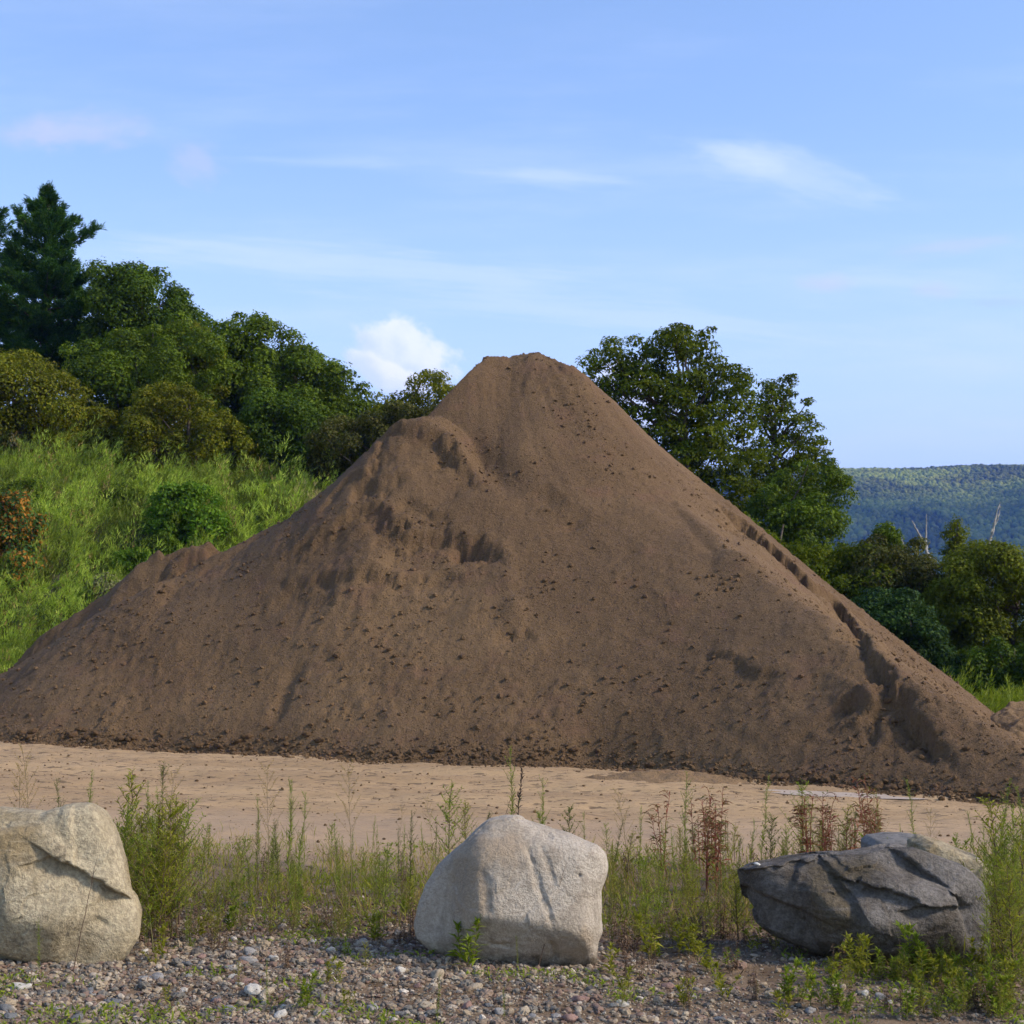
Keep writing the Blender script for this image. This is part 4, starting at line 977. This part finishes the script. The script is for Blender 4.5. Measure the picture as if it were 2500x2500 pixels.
boulder('boulder', 'long dark slate boulder with a flat sloping top at the right', o_right, 10.0, .62,
        [(-.05, -.93, -.34, .45), (-.25, -.35, -.85, .34), (-.09, -.22, .96, .318), (.62, -.3, .62, .55), (.2, -.8, -.5, .42)], M['slate'], 103, p=22, relief=.009, facet=.05, nf=70, chips=60,
        dents=[((2010, 2105), (1990, 2150), -.03, .05), ((1880, 2160), (1995, 2140), -.03, .05), ((2060, 2140), (2120, 2240), -.035, .06), ((2130, 2180), (2260, 2220), -.04, .07), ((2240, 2110), (2360, 2200), -.04, .06), ((1860, 2210), (2000, 2260), -.03, .05), ((2260, 2240), (2380, 2240), -.03, .05)])
boulder('boulder', 'rounded grey stone lying behind the dark slate boulder', [(2108, 2075), (2108, 2055), (2125, 2042), (2165, 2036), (2210, 2036), (2250, 2042), (2285, 2060), (2290, 2100), (2110, 2110)], 12.1, .35, [(0, -.9, .3, .28)], M['greyrock'], 104, relief=.012, facet=.03)
boulder('boulder', 'flat tan stone half hidden behind the right end of the slate boulder', [(2225, 2055), (2250, 2040), (2290, 2052), (2340, 2072), (2390, 2092), (2412, 2120), (2405, 2180), (2300, 2190), (2230, 2150)], 11.4, .4, [(0, -.9, .35, .3)], M['tanrock'], 105, relief=.012, facet=.05)
V, Fc = rocks(np.zeros((1, 3)), [.024], (I2, F2), .7, .12, 6); M['whitestone'] = mat_stone('white_stone', (.6, .56, .5), (.7, .67, .62), (.42, .38, .33))
link('pebble', mesh('pebble', V, Fc, M['whitestone'], True), loc=at(1848, 2112, 10.0), label='small white pebble resting on the left end of the slate boulder', category='pebble')

# ------------------------------------------------------------------ gravel
def scatter(n, seed, ylo=7.6, yhi=13.0, margin=.4):
    r = np.random.default_rng(seed); y = r.uniform(ylo, yhi, n); x = (r.uniform(-120, 2620, n) - 1250) / F * y
    return x, y, r
def gravel_density(x, y):
    left = sstep(1.2, -.2, x)
    front = 10.55 + .25 * left + .35 * fbm(x * .9, y * .9, oct=3, seed=110)
    d = sstep(front + .9, front - .3, y)
    bare = sstep(.1, .45, fbm(x * 1.1, y * 1.3, oct=4, seed=111) + .18 * sstep(.3, 2, x))      # earth showing
    return d * (1 - .85 * bare * (1 - .75 * left)) * (.8 + .2 * left) + .10 * sstep(14, 12, y)
parts = []
for n, s0, s1, base, seed in ((52000, .005, .011, (I0, F0), 121), (20000, .010, .019, (I1, F1), 122), (5200, .017, .030, (I1, F1), 123), (620, .028, .044, (I2, F2), 124)):
    x, y, r = scatter(n, seed); left = sstep(1.6, -.6, x)
    ok = r.random(n) < gravel_density(x, y) * (1 if s1 < .018 else (.35 + .65 * left)); x, y = x[ok], y[ok]
    S = r.uniform(s0, s1, len(x)); P = np.c_[x, y, ground_z(x, y)]
    parts.append(rocks(P, S, base, .72, .25, seed, .28))
V, Fm = merge(parts); print('gravel faces', len(Fm[0]))
link('gravel', mesh('gravel', V, Fm, M['pebble'], False), kind='stuff', label='mixed grey tan and reddish gravel in the foreground', category='gravel')

cob_col = {'reddish': ((.24, .14, .11), (.30, .19, .15), (.17, .1, .08)), 'pale': ((.46, .42, .35), (.55, .51, .44), (.33, .28, .23)),
           'dark grey': ((.12, .12, .12), (.18, .18, .18), (.08, .075, .07)), 'grey': ((.24, .22, .2), (.31, .29, .27), (.17, .15, .13)), 'tan': ((.34, .26, .17), (.42, .34, .24), (.24, .18, .12))}
cob_mat = {k: mat_stone(k.replace(' ', '_') + '_cobble', *v, grain=80, bs=.4) for k, v in cob_col.items()}
cob_me = {}
for k in cob_col:
    cob_me[k] = []
    for j in range(3):
        V, Fc = rocks(np.zeros((1, 3)), [1.0], (I2, F2), .72, .03, 130 + j, .12); n_ = fbm(V[:, 0] * 1.1 + j * 5 + len(k), V[:, 1] * 1.1, V[:, 2] * 1.1, oct=3, seed=131 + j); V = V * (1 + .35 * n_[:, None])
        cob_me[k].append(mesh('cobble', V, Fc, cob_mat[k], True))
named = [(622, 2438, .075, 'pale', 'white angular cobble at the front of the gravel left of the middle boulder'),
         (578, 2406, .055, 'reddish', 'left one of two touching reddish cobbles behind the white angular cobble'),
         (606, 2410, .062, 'reddish', 'right one of two touching reddish cobbles behind the white angular cobble'),
         (652, 2442, .055, 'tan', 'long tan cobble touching the right side of the white angular cobble'),
         (592, 2455, .048, 'tan', 'blunt tan cobble directly left of the white angular cobble'),
         (510, 2368, .040, 'reddish', 'round reddish brown cobble in the gravel right of the left boulder'),
         (378, 2390, .072, 'grey', 'brownish grey cobble near the right foot of the left boulder'),
         (340, 2310, .060, 'grey', 'grey stone leaning at the right end of the left boulder'),
         (48, 2408, .062, 'pale', 'pale blocky cobble below the left boulder near the frame edge'),
         (18, 2458, .065, 'dark grey', 'dark flat cobble at the lower left frame corner'),
         (685, 2484, .05, 'pale', 'speckled pale cobble at the bottom edge below the white angular cobble'),
         (1000, 2345, .05, 'reddish', 'flat reddish stone left of the middle boulder foot'),
         (1035, 2350, .042, 'reddish', 'smaller reddish stone touching the left foot of the middle boulder'),
         (1068, 2398, .075, 'tan', 'upright tan brown cobble before the left foot of the middle boulder'),
         (1158, 2418, .050, 'tan', 'orange tan cobble right in front of the middle boulder'),
         (1227, 2408, .035, 'reddish', 'small reddish cobble in front of the middle boulder'),
         (978, 2385, .045, 'pale', 'long pale cobble left of the upright tan brown cobble'),
         (1045, 2466, .055, 'tan', 'tan cobble at the bottom edge left of the middle boulder'),
         (1415, 2450, .055, 'reddish', 'brown cobble half buried in front of the right foot of the middle boulder'),
         (1442, 2368, .028, 'tan', 'small tan pebble against the right foot of the middle boulder'),
         (820, 2372, .070, 'tan', 'wide tan cobble in the gravel halfway between left and middle boulders'),
         (605, 2358, .075, 'grey', 'large rough brownish stone in the gravel behind the reddish cobbles'),
         (610, 2340, .060, 'grey', 'flat grey stone behind the large rough brownish stone'),
         (1395, 2490, .06, 'reddish', 'brown cobble at the bottom frame edge below the middle boulder')]
def put_cobble(px, py, s, kd, lb, j, rz, gp=None):
    x, y = ground_at(px, py); o = link('cobble', cob_me[kd][j % 3], loc=(x, y, float(ground_z(x, y)) - .1 * s), label=lb, category='cobble')
    o.scale = (s, s * .8, s * .85); o.rotation_euler = (0, 0, rz)
    if gp: o['group'] = gp
r = np.random.default_rng(141)
for i, (px, py, s, kd, lb) in enumerate(named): put_cobble(px, py, s * .88, kd, lb, i, r.uniform(0, 6.28))
zones = [((330, 1000), 'between the left and middle boulders'), ((1480, 2480), 'right of the middle boulder'), ((1000, 1480), 'in front of the middle boulder'), ((0, 330), 'below the left boulder')]
for i in range(70):
    (a_, b_), zn = zones[r.choice(4, p=[.5, .2, .15, .15])]; kd = list(cob_col)[r.integers(5)]
    px = r.uniform(a_, b_); py = r.uniform(2310 if a_ == 330 else 2405, 2495)
    put_cobble(px, py, r.uniform(.024, .042), kd, f'small {kd} cobble lying in the gravel {zn}', i, r.uniform(0, 6.28), f'{kd} cobbles {zn}')


# ------------------------------------------------------------------ foreground weeds
def stem_curve(h, r, lean=.06, n=9, base=(0, 0, 0)):
    t = np.linspace(0, 1, n); a = r.uniform(0, 6.28); k = r.normal() * lean * h
    p = np.stack([np.cos(a) * k * t ** 2, np.sin(a) * k * t ** 2, h * t], 1) + np.cumsum(r.normal(size=(n, 3)) * .006 * h, 0) * [1, 1, 0]
    return p + np.array(base)
def along(p, t):
    u = np.linspace(0, 1, len(p)); return np.stack([np.interp(t, u, p[:, k]) for k in range(3)], 1)
def spray(p, n, r, L, W, el, t0=.1, t1=1., taper=.6, bunch=1.):
    """leaves spiralling round the curve p"""
    t = np.linspace(t0, t1, n) ** bunch; t = np.clip(t + r.normal(size=n) * .01, 0, 1); a = np.arange(n) * 2.4 + r.uniform(0, 6.28) + r.normal(size=n) * .3
    e = el + r.normal(size=n) * .22; d = np.stack([np.cos(a) * np.cos(e), np.sin(a) * np.cos(e), np.sin(e)], 1)
    l = L * (1 - taper * t) * r.uniform(.7, 1.2, n); return leaves(along(p, t), d, np.array([0, 0, 1.]) + r.normal(size=(n, 3)) * .3, l, l * W, .25)
def weed_feather(r, h):      # narrow leaved spire
    p = stem_curve(h, r); st = [tube(p, np.linspace(.0035, .001, len(p)), 4)]; lf = [spray(p, int(170 * h + 60), r, .085, .10, .75, .12, 1, .72, .8)]
    for i in range(int(10 * h)):
        t = r.uniform(.5, .95); b_ = along(p, np.array([t]))[0]; a = r.uniform(0, 6.28); L = .16 * h * (1.25 - t) + .03
        q = b_ + np.linspace(0, 1, 5)[:, None] * np.array([np.cos(a) * .5, np.sin(a) * .5, .9]) * L
        st.append(tube(q, np.linspace(.0016, .0007, 5), 3)); lf.append(spray(q, 14, r, .035, .12, .6, .1, 1, .4))
    return st, lf
def weed_bushy(r, h):        # branched cone
    p = stem_curve(h, r, .04); st = [tube(p, np.linspace(.0045, .001, len(p)), 4)]; lf = [spray(p, 50, r, .05, .16, .5, .3, 1, .5)]
    for i in range(int(26 * h) + 8):
        t = .14 + .8 * (i + r.random()) / (26 * h + 8); b_ = along(p, np.array([t]))[0]; a = i * 2.4; L = (.42 * (1 - t) + .06) * h * r.uniform(.7, 1.1)
        tt = np.linspace(0, 1, 6)[:, None]; q = b_ + tt * np.array([np.cos(a), np.sin(a), .75]) * L * .8 + tt ** 2 * np.array([0, 0, L * .25])
        st.append(tube(q, np.linspace(.002, .0008, 6), 3)); lf.append(spray(q, int(16 + 60 * L), r, .042, .17, .5, .1, 1, .4))
    return st, lf
def weed_dry(r, h):          # open panicle with tiny seeds
    p = stem_curve(h, r, .1); st = [tube(p, np.linspace(.0025, .0008, len(p)), 4)]; lf = [spray(p, 14, r, .06, .07, .6, .05, .5, .2)]
    for i in range(16):
        t = .45 + .53 * (i + .5) / 16; b_ = along(p, np.array([t]))[0]; a = i * 2.4; L = .20 * h * (1.35 - t)
        tt = np.linspace(0, 1, 5)[:, None]; q = b_ + tt * np.array([np.cos(a) * .7, np.sin(a) * .7, 1.]) * L
        st.append(tube(q, np.linspace(.0011, .0006, 5), 3)); lf.append(spray(q, 13, r, .014, .4, .5, .3, 1, .1))
    return st, lf
def weed_red(r, h):          # jointed stems with drooping spikes
    st, lf = [], []
    for s_ in range(3):
        p = stem_curve(h * r.uniform(.75, 1), r, .16, base=(r.normal() * .02, r.normal() * .02, 0)); st.append(tube(p, np.linspace(.004, .0015, len(p)), 4))
        lf.append(spray(p, 14, r, .11, .15, .35, .15, .9, .3))
        for i in range(6):
            t = r.uniform(.35, 1); b_ = along(p, np.array([t]))[0]; a = r.uniform(0, 6.28); L = .13 * h
            tt = np.linspace(0, 1, 7)[:, None]; q = b_ + tt * np.array([np.cos(a) * .6, np.sin(a) * .6, 1.1]) * L + tt ** 3 * np.array([np.cos(a) * .4, np.sin(a) * .4, -.75]) * L
            st.append(tube(q, np.linspace(.0018, .0012, 7), 3)); lf.append(spray(q, 24, r, .011, .5, .2, .5, 1, 0)); lf.append(spray(q, 3, r, .07, .16, .3, .1, .5, .2))
    return st, lf
def weed_broad(r, h):        # low seedling with toothed looking broader leaves
    st, lf = [], []
    for s_ in range(r.integers(2, 5)):
        p = stem_curve(h * r.uniform(.6, 1), r, .25, base=(r.normal() * .03, r.normal() * .03, 0)); st.append(tube(p, np.linspace(.003, .0015, len(p)), 4))
        lf.append(spray(p, 26, r, .085, .26, .45, .2, 1, .45)); lf.append(spray(p, 12, r, .06, .3, .9, .85, 1, .2))
    return st, lf
def weed_dead(r, h):
    st, lf = [], []
    for s_ in range(4):
        p = stem_curve(h * r.uniform(.5, 1), r, .2, base=(r.normal() * .03, r.normal() * .03, 0)); st.append(tube(p, np.linspace(.003, .001, len(p)), 4)); lf.append(spray(p, 34, r, .045, .25, -.3, .1, 1, .3))
    return st, lf
def weed_pod(r, h):
    p = stem_curve(h, r, .01); st = [tube(p, np.linspace(.004, .002, len(p)), 4)]; lf = [spray(p, 46, r, .05, .3, 1.05, .5, 1, .2)]
    return st, lf
def weed_twig(r, h):
    p = stem_curve(h, r, .22); st = [tube(p, np.linspace(.0035, .0012, len(p)), 4)]
    for i in range(5):
        b_ = along(p, np.array([r.uniform(.3, .9)]))[0]; a = r.uniform(0, 6.28); st.append(tube(b_ + np.linspace(0, 1, 3)[:, None] * np.array([np.cos(a) * .03, np.sin(a) * .03, .05]) * h, [.0012, .001, .0006], 3))
    return st, []
KIND = {  # builder, foliage material, stem material, name, variants, default height
    'feather': (weed_feather, 'w_green', 'stem_green', 'feathery_weed', 6), 'feather_dark': (weed_feather, 'w_dark', 'stem_brown', 'feathery_weed', 3),
    'bushy': (weed_bushy, 'w_green', 'stem_green', 'bushy_weed', 5), 'bushy_yellow': (weed_bushy, 'w_yellow', 'stem_brown', 'bushy_weed', 3), 'bushy_dark': (weed_bushy, 'w_dark', 'stem_brown', 'bushy_weed', 2),
    'dry': (weed_dry, 'w_tan', 'stem_tan', 'dry_weed', 3), 'red': (weed_red, 'w_red', 'stem_red', 'red_weed', 3), 'broad': (weed_broad, 'w_yellow', 'stem_green', 'leafy_seedling', 4),
    'broad_dark': (weed_broad, 'w_green', 'stem_green', 'leafy_seedling', 3), 'dead': (weed_dead, 'w_dead', 'stem_brown', 'dead_weed', 4), 'pod': (weed_pod, 'w_black', 'stem_brown', 'pod_weed', 1), 'twig': (weed_twig, None, 'stem_brown', 'bare_twig', 3)}
proto = {}
def weed(kind, px, py, hpx, label, group=None, lean=None, D=None):
    fn, fm, sm, nm, nv = KIND[kind]; rr_ = weed.r
    x, y = ground_at(px, py); h = hpx * y / F * 1.0; v = int(rr_.integers(nv))
    hb = {'feather': .8, 'feather_dark': .7, 'bushy': .6, 'bushy_yellow': .45, 'bushy_dark': .5, 'dry': .8, 'red': .6, 'broad': .25, 'broad_dark': .25, 'dead': .3, 'pod': .8, 'twig': .7}[kind]
    if (kind, v) not in proto:
        r = np.random.default_rng(abs(hash_name(kind)) + v); st, lf = fn(r, hb); V, Fl = merge(st); ms = mesh('stem', V, Fl, M[sm], True); ml = None
        if lf: V, Fl = merge(lf); ml = mesh('leaves', V, Fl, M[fm])
        proto[(kind, v)] = (ms, ml)
    ms, ml = proto[(kind, v)]
    o = empty(nm, (x, y, float(ground_z(x, y)) - .01), label, {'bare_twig': 'twig', 'leafy_seedling': 'seedling'}.get(nm, 'weed'), group)
    s = h / hb; w = s if s < 1.3 else 1.3 + (s - 1.3) * .6
    o.scale = (w, w, s); o.rotation_euler = ((lean or (0, 0))[0], (lean or (0, 0))[1], float(rr_.uniform(0, 6.28)))
    tl = rr_.normal(size=2) * .07; o.rotation_euler[0] += tl[0]; o.rotation_euler[1] += tl[1]
    link('stem', ms, o)
    if ml: link('leaves', ml, o)
    return o
def hash_name(s): return sum((i + 7) * ord(c) for i, c in enumerate(s))
weed.r = np.random.default_rng(200)
# plants one can pick out in the photo: kind, base px, base py, height px, label
for a_ in [
    ('pod', 1262, 2150, 275, 'tall blackish pod stalk rising behind the middle boulder'),
    ('feather', 1256, 2165, 340, 'tallest slim green weed beside the blackish pod stalk'),
    ('bushy', 1092, 2185, 280, 'conical bushy green weed left of the middle boulder top'),
    ('feather_dark', 998, 2240, 245, 'dark green spire weed close to the left side of the middle boulder'),
    ('feather', 1316, 2150, 265, 'slim green weed behind the middle boulder right of the pod stalk'),
    ('bushy_dark', 1388, 2150, 190, 'dark pointed weed behind the right shoulder of the middle boulder'),
    ('feather', 1434, 2150, 175, 'small pale green weed behind the right end of the middle boulder'),
    ('feather_dark', 1156, 2160, 195, 'thin dark weed rising behind the left shoulder of the middle boulder'),
    ('twig', 1180, 2150, 250, 'bare reddish twig leaning behind the middle boulder'),
    ('dry', 1543, 2170, 250, 'reddish dry spike right of the middle boulder'),
    ('red', 1625, 2140, 215, 'single thin red stalk weed right of the middle boulder'),
    ('feather', 1665, 2170, 295, 'tall light green weed with drooping tip right of the thin red stalk'),
    ('dry', 38, 2150, 290, 'shorter dry panicle weed behind the left boulder'),
    ('dry', 78, 2150, 340, 'taller dry panicle weed behind the left boulder'),
    ('feather_dark', 148, 2120, 230, 'thin dark weed behind the middle of the left boulder'),
    ('feather', 208, 2140, 275, 'green plume weed behind the right shoulder of the left boulder'),
    ('dry', 395, 2280, 400, 'tall dry forked weed above the green clump by the left boulder'),
    ('dry', 650, 2220, 340, 'tall tan dry weed halfway between the left and middle boulders'),
    ('feather', 705, 2230, 310, 'tall green spire right of the tall tan dry weed'),
    ('dry', 856, 2220, 330, 'lone dry brown stalk left of the dark green spires'),
    ('feather', 725, 2200, 260, 'pale green weed just right of the tall green spire'),
    ('feather_dark', 632, 2190, 190, 'thin dark weed with willowy leaves beside the tall tan dry weed'),
    ('feather_dark', 615, 2270, 180, 'dark tufted weed below the thin willowy weed'),
    ('broad_dark', 1128, 2375, 130, 'green leafy seedling before the left foot of the middle boulder'),
    ('feather', 1262, 2378, 85, 'small green sprig against the front foot of the middle boulder'),
    ('twig', 1315, 2372, 265, 'bare dark twig leaning on the front of the middle boulder'),
    ('feather', 1066, 2495, 130, 'green sprig at the bottom edge left of the middle boulder'),
    ('feather', 1233, 2495, 90, 'thin green sprig at the bottom edge below the middle boulder'),
    ('broad', 1570, 2350, 120, 'bright seedling on the gravel right of the middle boulder'),
    ('broad', 1760, 2440, 90, 'yellow green seedling alone on the gravel right of the middle boulder'),
    ('broad', 2020, 2225 + 100, 95, 'bright broad leaved sprig in front of the slate boulder'),
    ('broad', 1955, 2340, 105, 'leafy sprig at the left foot of the slate boulder'),
    ('broad', 2090, 2390, 105, 'bright upright sprig under the middle of the slate boulder'),
    ('broad_dark', 2240, 2400, 130, 'leafy green plant before the right half of the slate boulder'),
    ('feather', 2245, 2130, 220, 'tall branched green weed rising behind the slate boulder'),
    ('bushy', 1958, 2140, 230, 'narrow green weed behind the left end of the slate boulder'),
    ('bushy_dark', 1875, 2170, 180, 'dark conical weed just left behind the slate boulder'),
    ('twig', 180, 2372, 290, 'thin bare twig leaning on the face of the left boulder'),
    ('feather', 95, 2385, 145, 'green sprig before the left boulder'),
    ('feather', 650, 2470, 130, 'thin reddish stemmed sprig in the gravel beside the white angular cobble'),
    ('dead', 2420, 2345, 170, 'dark dead plant at the right end of the slate boulder')]:
    weed(*a_)
for o in [o for o in bpy.data.objects if o.name.startswith('bare_twig')]:
    o.rotation_euler = (0, {'thin b': .16, 'bare r': .28}.get(o['label'][:6], .22), 0)
# the dense green clump right of the left boulder
for i in range(26):
    r = weed.r; px = r.uniform(285, 445); k = ['feather', 'feather', 'bushy', 'bushy_yellow', 'feather_dark'][r.integers(5)]
    weed(k, px, r.uniform(2235, 2325), r.uniform(230, 385), f"{ {'feather':'fine green','bushy':'bushy green','bushy_yellow':'yellow green','feather_dark':'dark green'}[k]} stem within the dense clump right of the left boulder", 'clump right of the left boulder, ' + k.replace('_', ' '))
# the big clump at the right frame edge
for i in range(24):
    px = r.uniform(2415, 2530); k = ['feather', 'bushy', 'bushy', 'bushy_yellow'][r.integers(4)]
    weed(k, px, r.uniform(2200, 2440), r.uniform(200, 360), f"{ {'feather':'fine','bushy':'bushy','bushy_yellow':'yellowish'}[k]} green stem within the tall clump at the right frame edge", 'clump at the right frame edge, ' + k.replace('_', ' '))
# red weeds left and behind the slate boulder
for i in range(19):
    a_, lb = ((1690, 1765), 'red weed in the loose group left of the slate boulder') if i < 6 else ((1985, 2150), 'red weed in the tall group behind the slate boulder')
    weed('red', r.uniform(*a_), r.uniform(2110, 2175), r.uniform(140, 235), lb, lb.replace('weed', 'weeds'))
# the band of weeds behind and between the stones
ZN = [((240, 1010), 'between the left and middle boulders', 150), ((1480, 1810), 'between the middle and slate boulders', 84), ((1810, 2420), 'behind the slate boulder', 84), ((1010, 1480), 'behind the middle boulder', 14)]
names = {'feather': 'slim green feathery weed', 'feather_dark': 'slim dark feathery weed', 'bushy': 'bushy green weed', 'bushy_yellow': 'bushy yellow green weed', 'bushy_dark': 'bushy dark weed', 'dry': 'dry tan panicle weed', 'broad': 'low yellow green seedling', 'broad_dark': 'low green seedling', 'dead': 'withered brown weed'}
plural = lambda s: s + 's'; CL = np.array([.06, .15, .31, .42, .55, .63, .78, .88, .96])
for (a_, b_), zn, n in ZN:
    for i in range(n):
        k = r.choice(['feather', 'feather_dark', 'bushy', 'bushy_yellow', 'bushy_dark', 'dry', 'dead', 'broad_dark'], p=[.2, .09, .14, .2, .06, .1, .12, .09])
        px = r.uniform(a_, b_); t = r.random()
        if r.random() < .74: px = a_ + (b_ - a_) * ((CL[r.integers(len(CL))] + r.normal() * .025) % 1.0)
        py = 2085 + 175 * t if a_ > 1800 else 2085 + 235 * t
        if zn.startswith('behind the m'): py = r.uniform(2090, 2150)
        hp = {'feather': 180, 'feather_dark': 150, 'bushy': 145, 'bushy_yellow': 125, 'bushy_dark': 125, 'dry': 190, 'dead': 85, 'broad_dark': 70}[k] * r.choice([.45, .6, .8, 1.0, 1.25], p=[.25, .25, .25, .17, .08]) * r.uniform(.85, 1.15) * (.8 + .35 * t)
        weed(k, px, py, hp, f'{names[k]} {zn}', f'{plural(names[k])} {zn}')
# seedlings scattered on the gravel
for i in range(64):
    k = r.choice(['broad', 'broad_dark', 'dead', 'bushy_yellow'], p=[.3, .2, .36, .14]); zi = r.choice(3, p=[.3, .35, .35])
    (a_, b_), zn = [((300, 1000), 'on the gravel between the left and middle boulders'), ((1480, 1900), 'on the gravel right of the middle boulder'), ((1900, 2500), 'in front of the slate boulder')][zi]
    py = r.uniform(2290, 2490) if zi < 2 else r.uniform(2370, 2495)
    weed(k, r.uniform(a_, b_), py, r.uniform(45, 95), f'{names[k]} {zn}', f'{plural(names[k])} {zn}')

for i in range(84):
    k = r.choice(['broad', 'broad_dark', 'bushy_yellow', 'bushy_dark', 'dead'], p=[.12, .34, .10, .22, .22])
    px = 2510 - abs(r.normal()) * 250; px = max(px, 1850); weed(k, px, r.uniform(2385, 2500), r.uniform(45, 110), f'{names[k]} in the thicket below the slate boulder', f'{plural(names[k])} in the thicket below the slate boulder')
for i in range(26):
    k = r.choice(['dead', 'dead', 'bushy_dark', 'dry']); weed(k, r.uniform(260, 1780), r.uniform(2255, 2340), r.uniform(60, 130), f'{names[k]} along the front edge of the weed strip', f'{plural(names[k])} along the front edge of the weed strip')
# ground cover: short grass, small leaves and dry litter as one mass
def cover(name, n, seed, mat, dens, hl, wl, el, label, cat):
    x, y, r = scatter(n, seed, 7.8, 15.2); ok = r.random(n) < dens(x, y); x, y = x[ok], y[ok]; n = len(x)
    a = r.uniform(0, 6.28, n); e = np.clip(el + r.normal(size=n) * .35, -.1, 1.5); h = r.uniform(*hl, n)
    d = np.stack([np.cos(a) * np.cos(e), np.sin(a) * np.cos(e), np.sin(e)], 1); C = np.c_[x, y, ground_z(x, y) + r.random(n) * hl[1] * .5 * (el < 1.2)]
    V, Fq = leaves(C, d, np.array([0, 0, 1.]) + r.normal(size=(n, 3)) * .4, h, h * wl, .3)
    link(name, mesh(name, V, Fq, mat), kind='stuff', label=label, category=cat)
def band(x, y):
    px = 1250 + x / y * F; front = 10.35 + .5 * fbm(x * .8, y * .8, oct=3, seed=150) + .5 * sstep(800, 300, px) - .9 * sstep(1850, 2150, px)
    return sstep(front - .2, front + .9, y) * sstep(15, 13.6, y + .6 * fbm(x * .7, y, oct=2, seed=151))
patchy = lambda x, y, s, lo=-.15, hi=.25: sstep(lo, hi, fbm(x * 1.6, y * 1.2, oct=3, seed=s))
front_patch = lambda x, y: sstep(.22, .42, fbm(x * 1.3 + 4, y * 1.5, oct=3, seed=160)) + 1.0 * sstep(1.45, 2.1, x) * sstep(10.6, 9.4, y) * patchy(x, y, 163)
cover('grass', 24000, 171, M['w_yellow'], lambda x, y: band(x, y) * (.25 + .75 * patchy(x, y, 152)), (.04, .17), .05, 1.15, 'short yellow green grass of the weedy strip', 'grass')
cover('ground_cover', 60000, 172, M['w_green'], lambda x, y: np.clip(band(x, y) * patchy(x, y, 153) + .8 * front_patch(x, y), 0, 1), (.02, .06), .24, .5, 'small leafy ground cover under the weeds', 'ground cover')
cover('dry_litter', 80000, 173, M['w_dead'], lambda x, y: np.clip(.9 * sstep(9.9, 10.7, y) * sstep(12.6, 11.2, y) + .25 * band(x, y) + .35 * sstep(.1, .5, fbm(x * 1.1, y * 1.3, oct=4, seed=111)), 0, 1) , (.015, .06), .16, .25, 'dry brown stems and litter under the weeds', 'litter')
cover('dry_grass', 26000, 174, M['w_tan'], lambda x, y: band(x, y) * patchy(x, y, 154), (.06, .22), .03, 1.2, 'fine dry grass stalks among the weeds', 'dry grass')
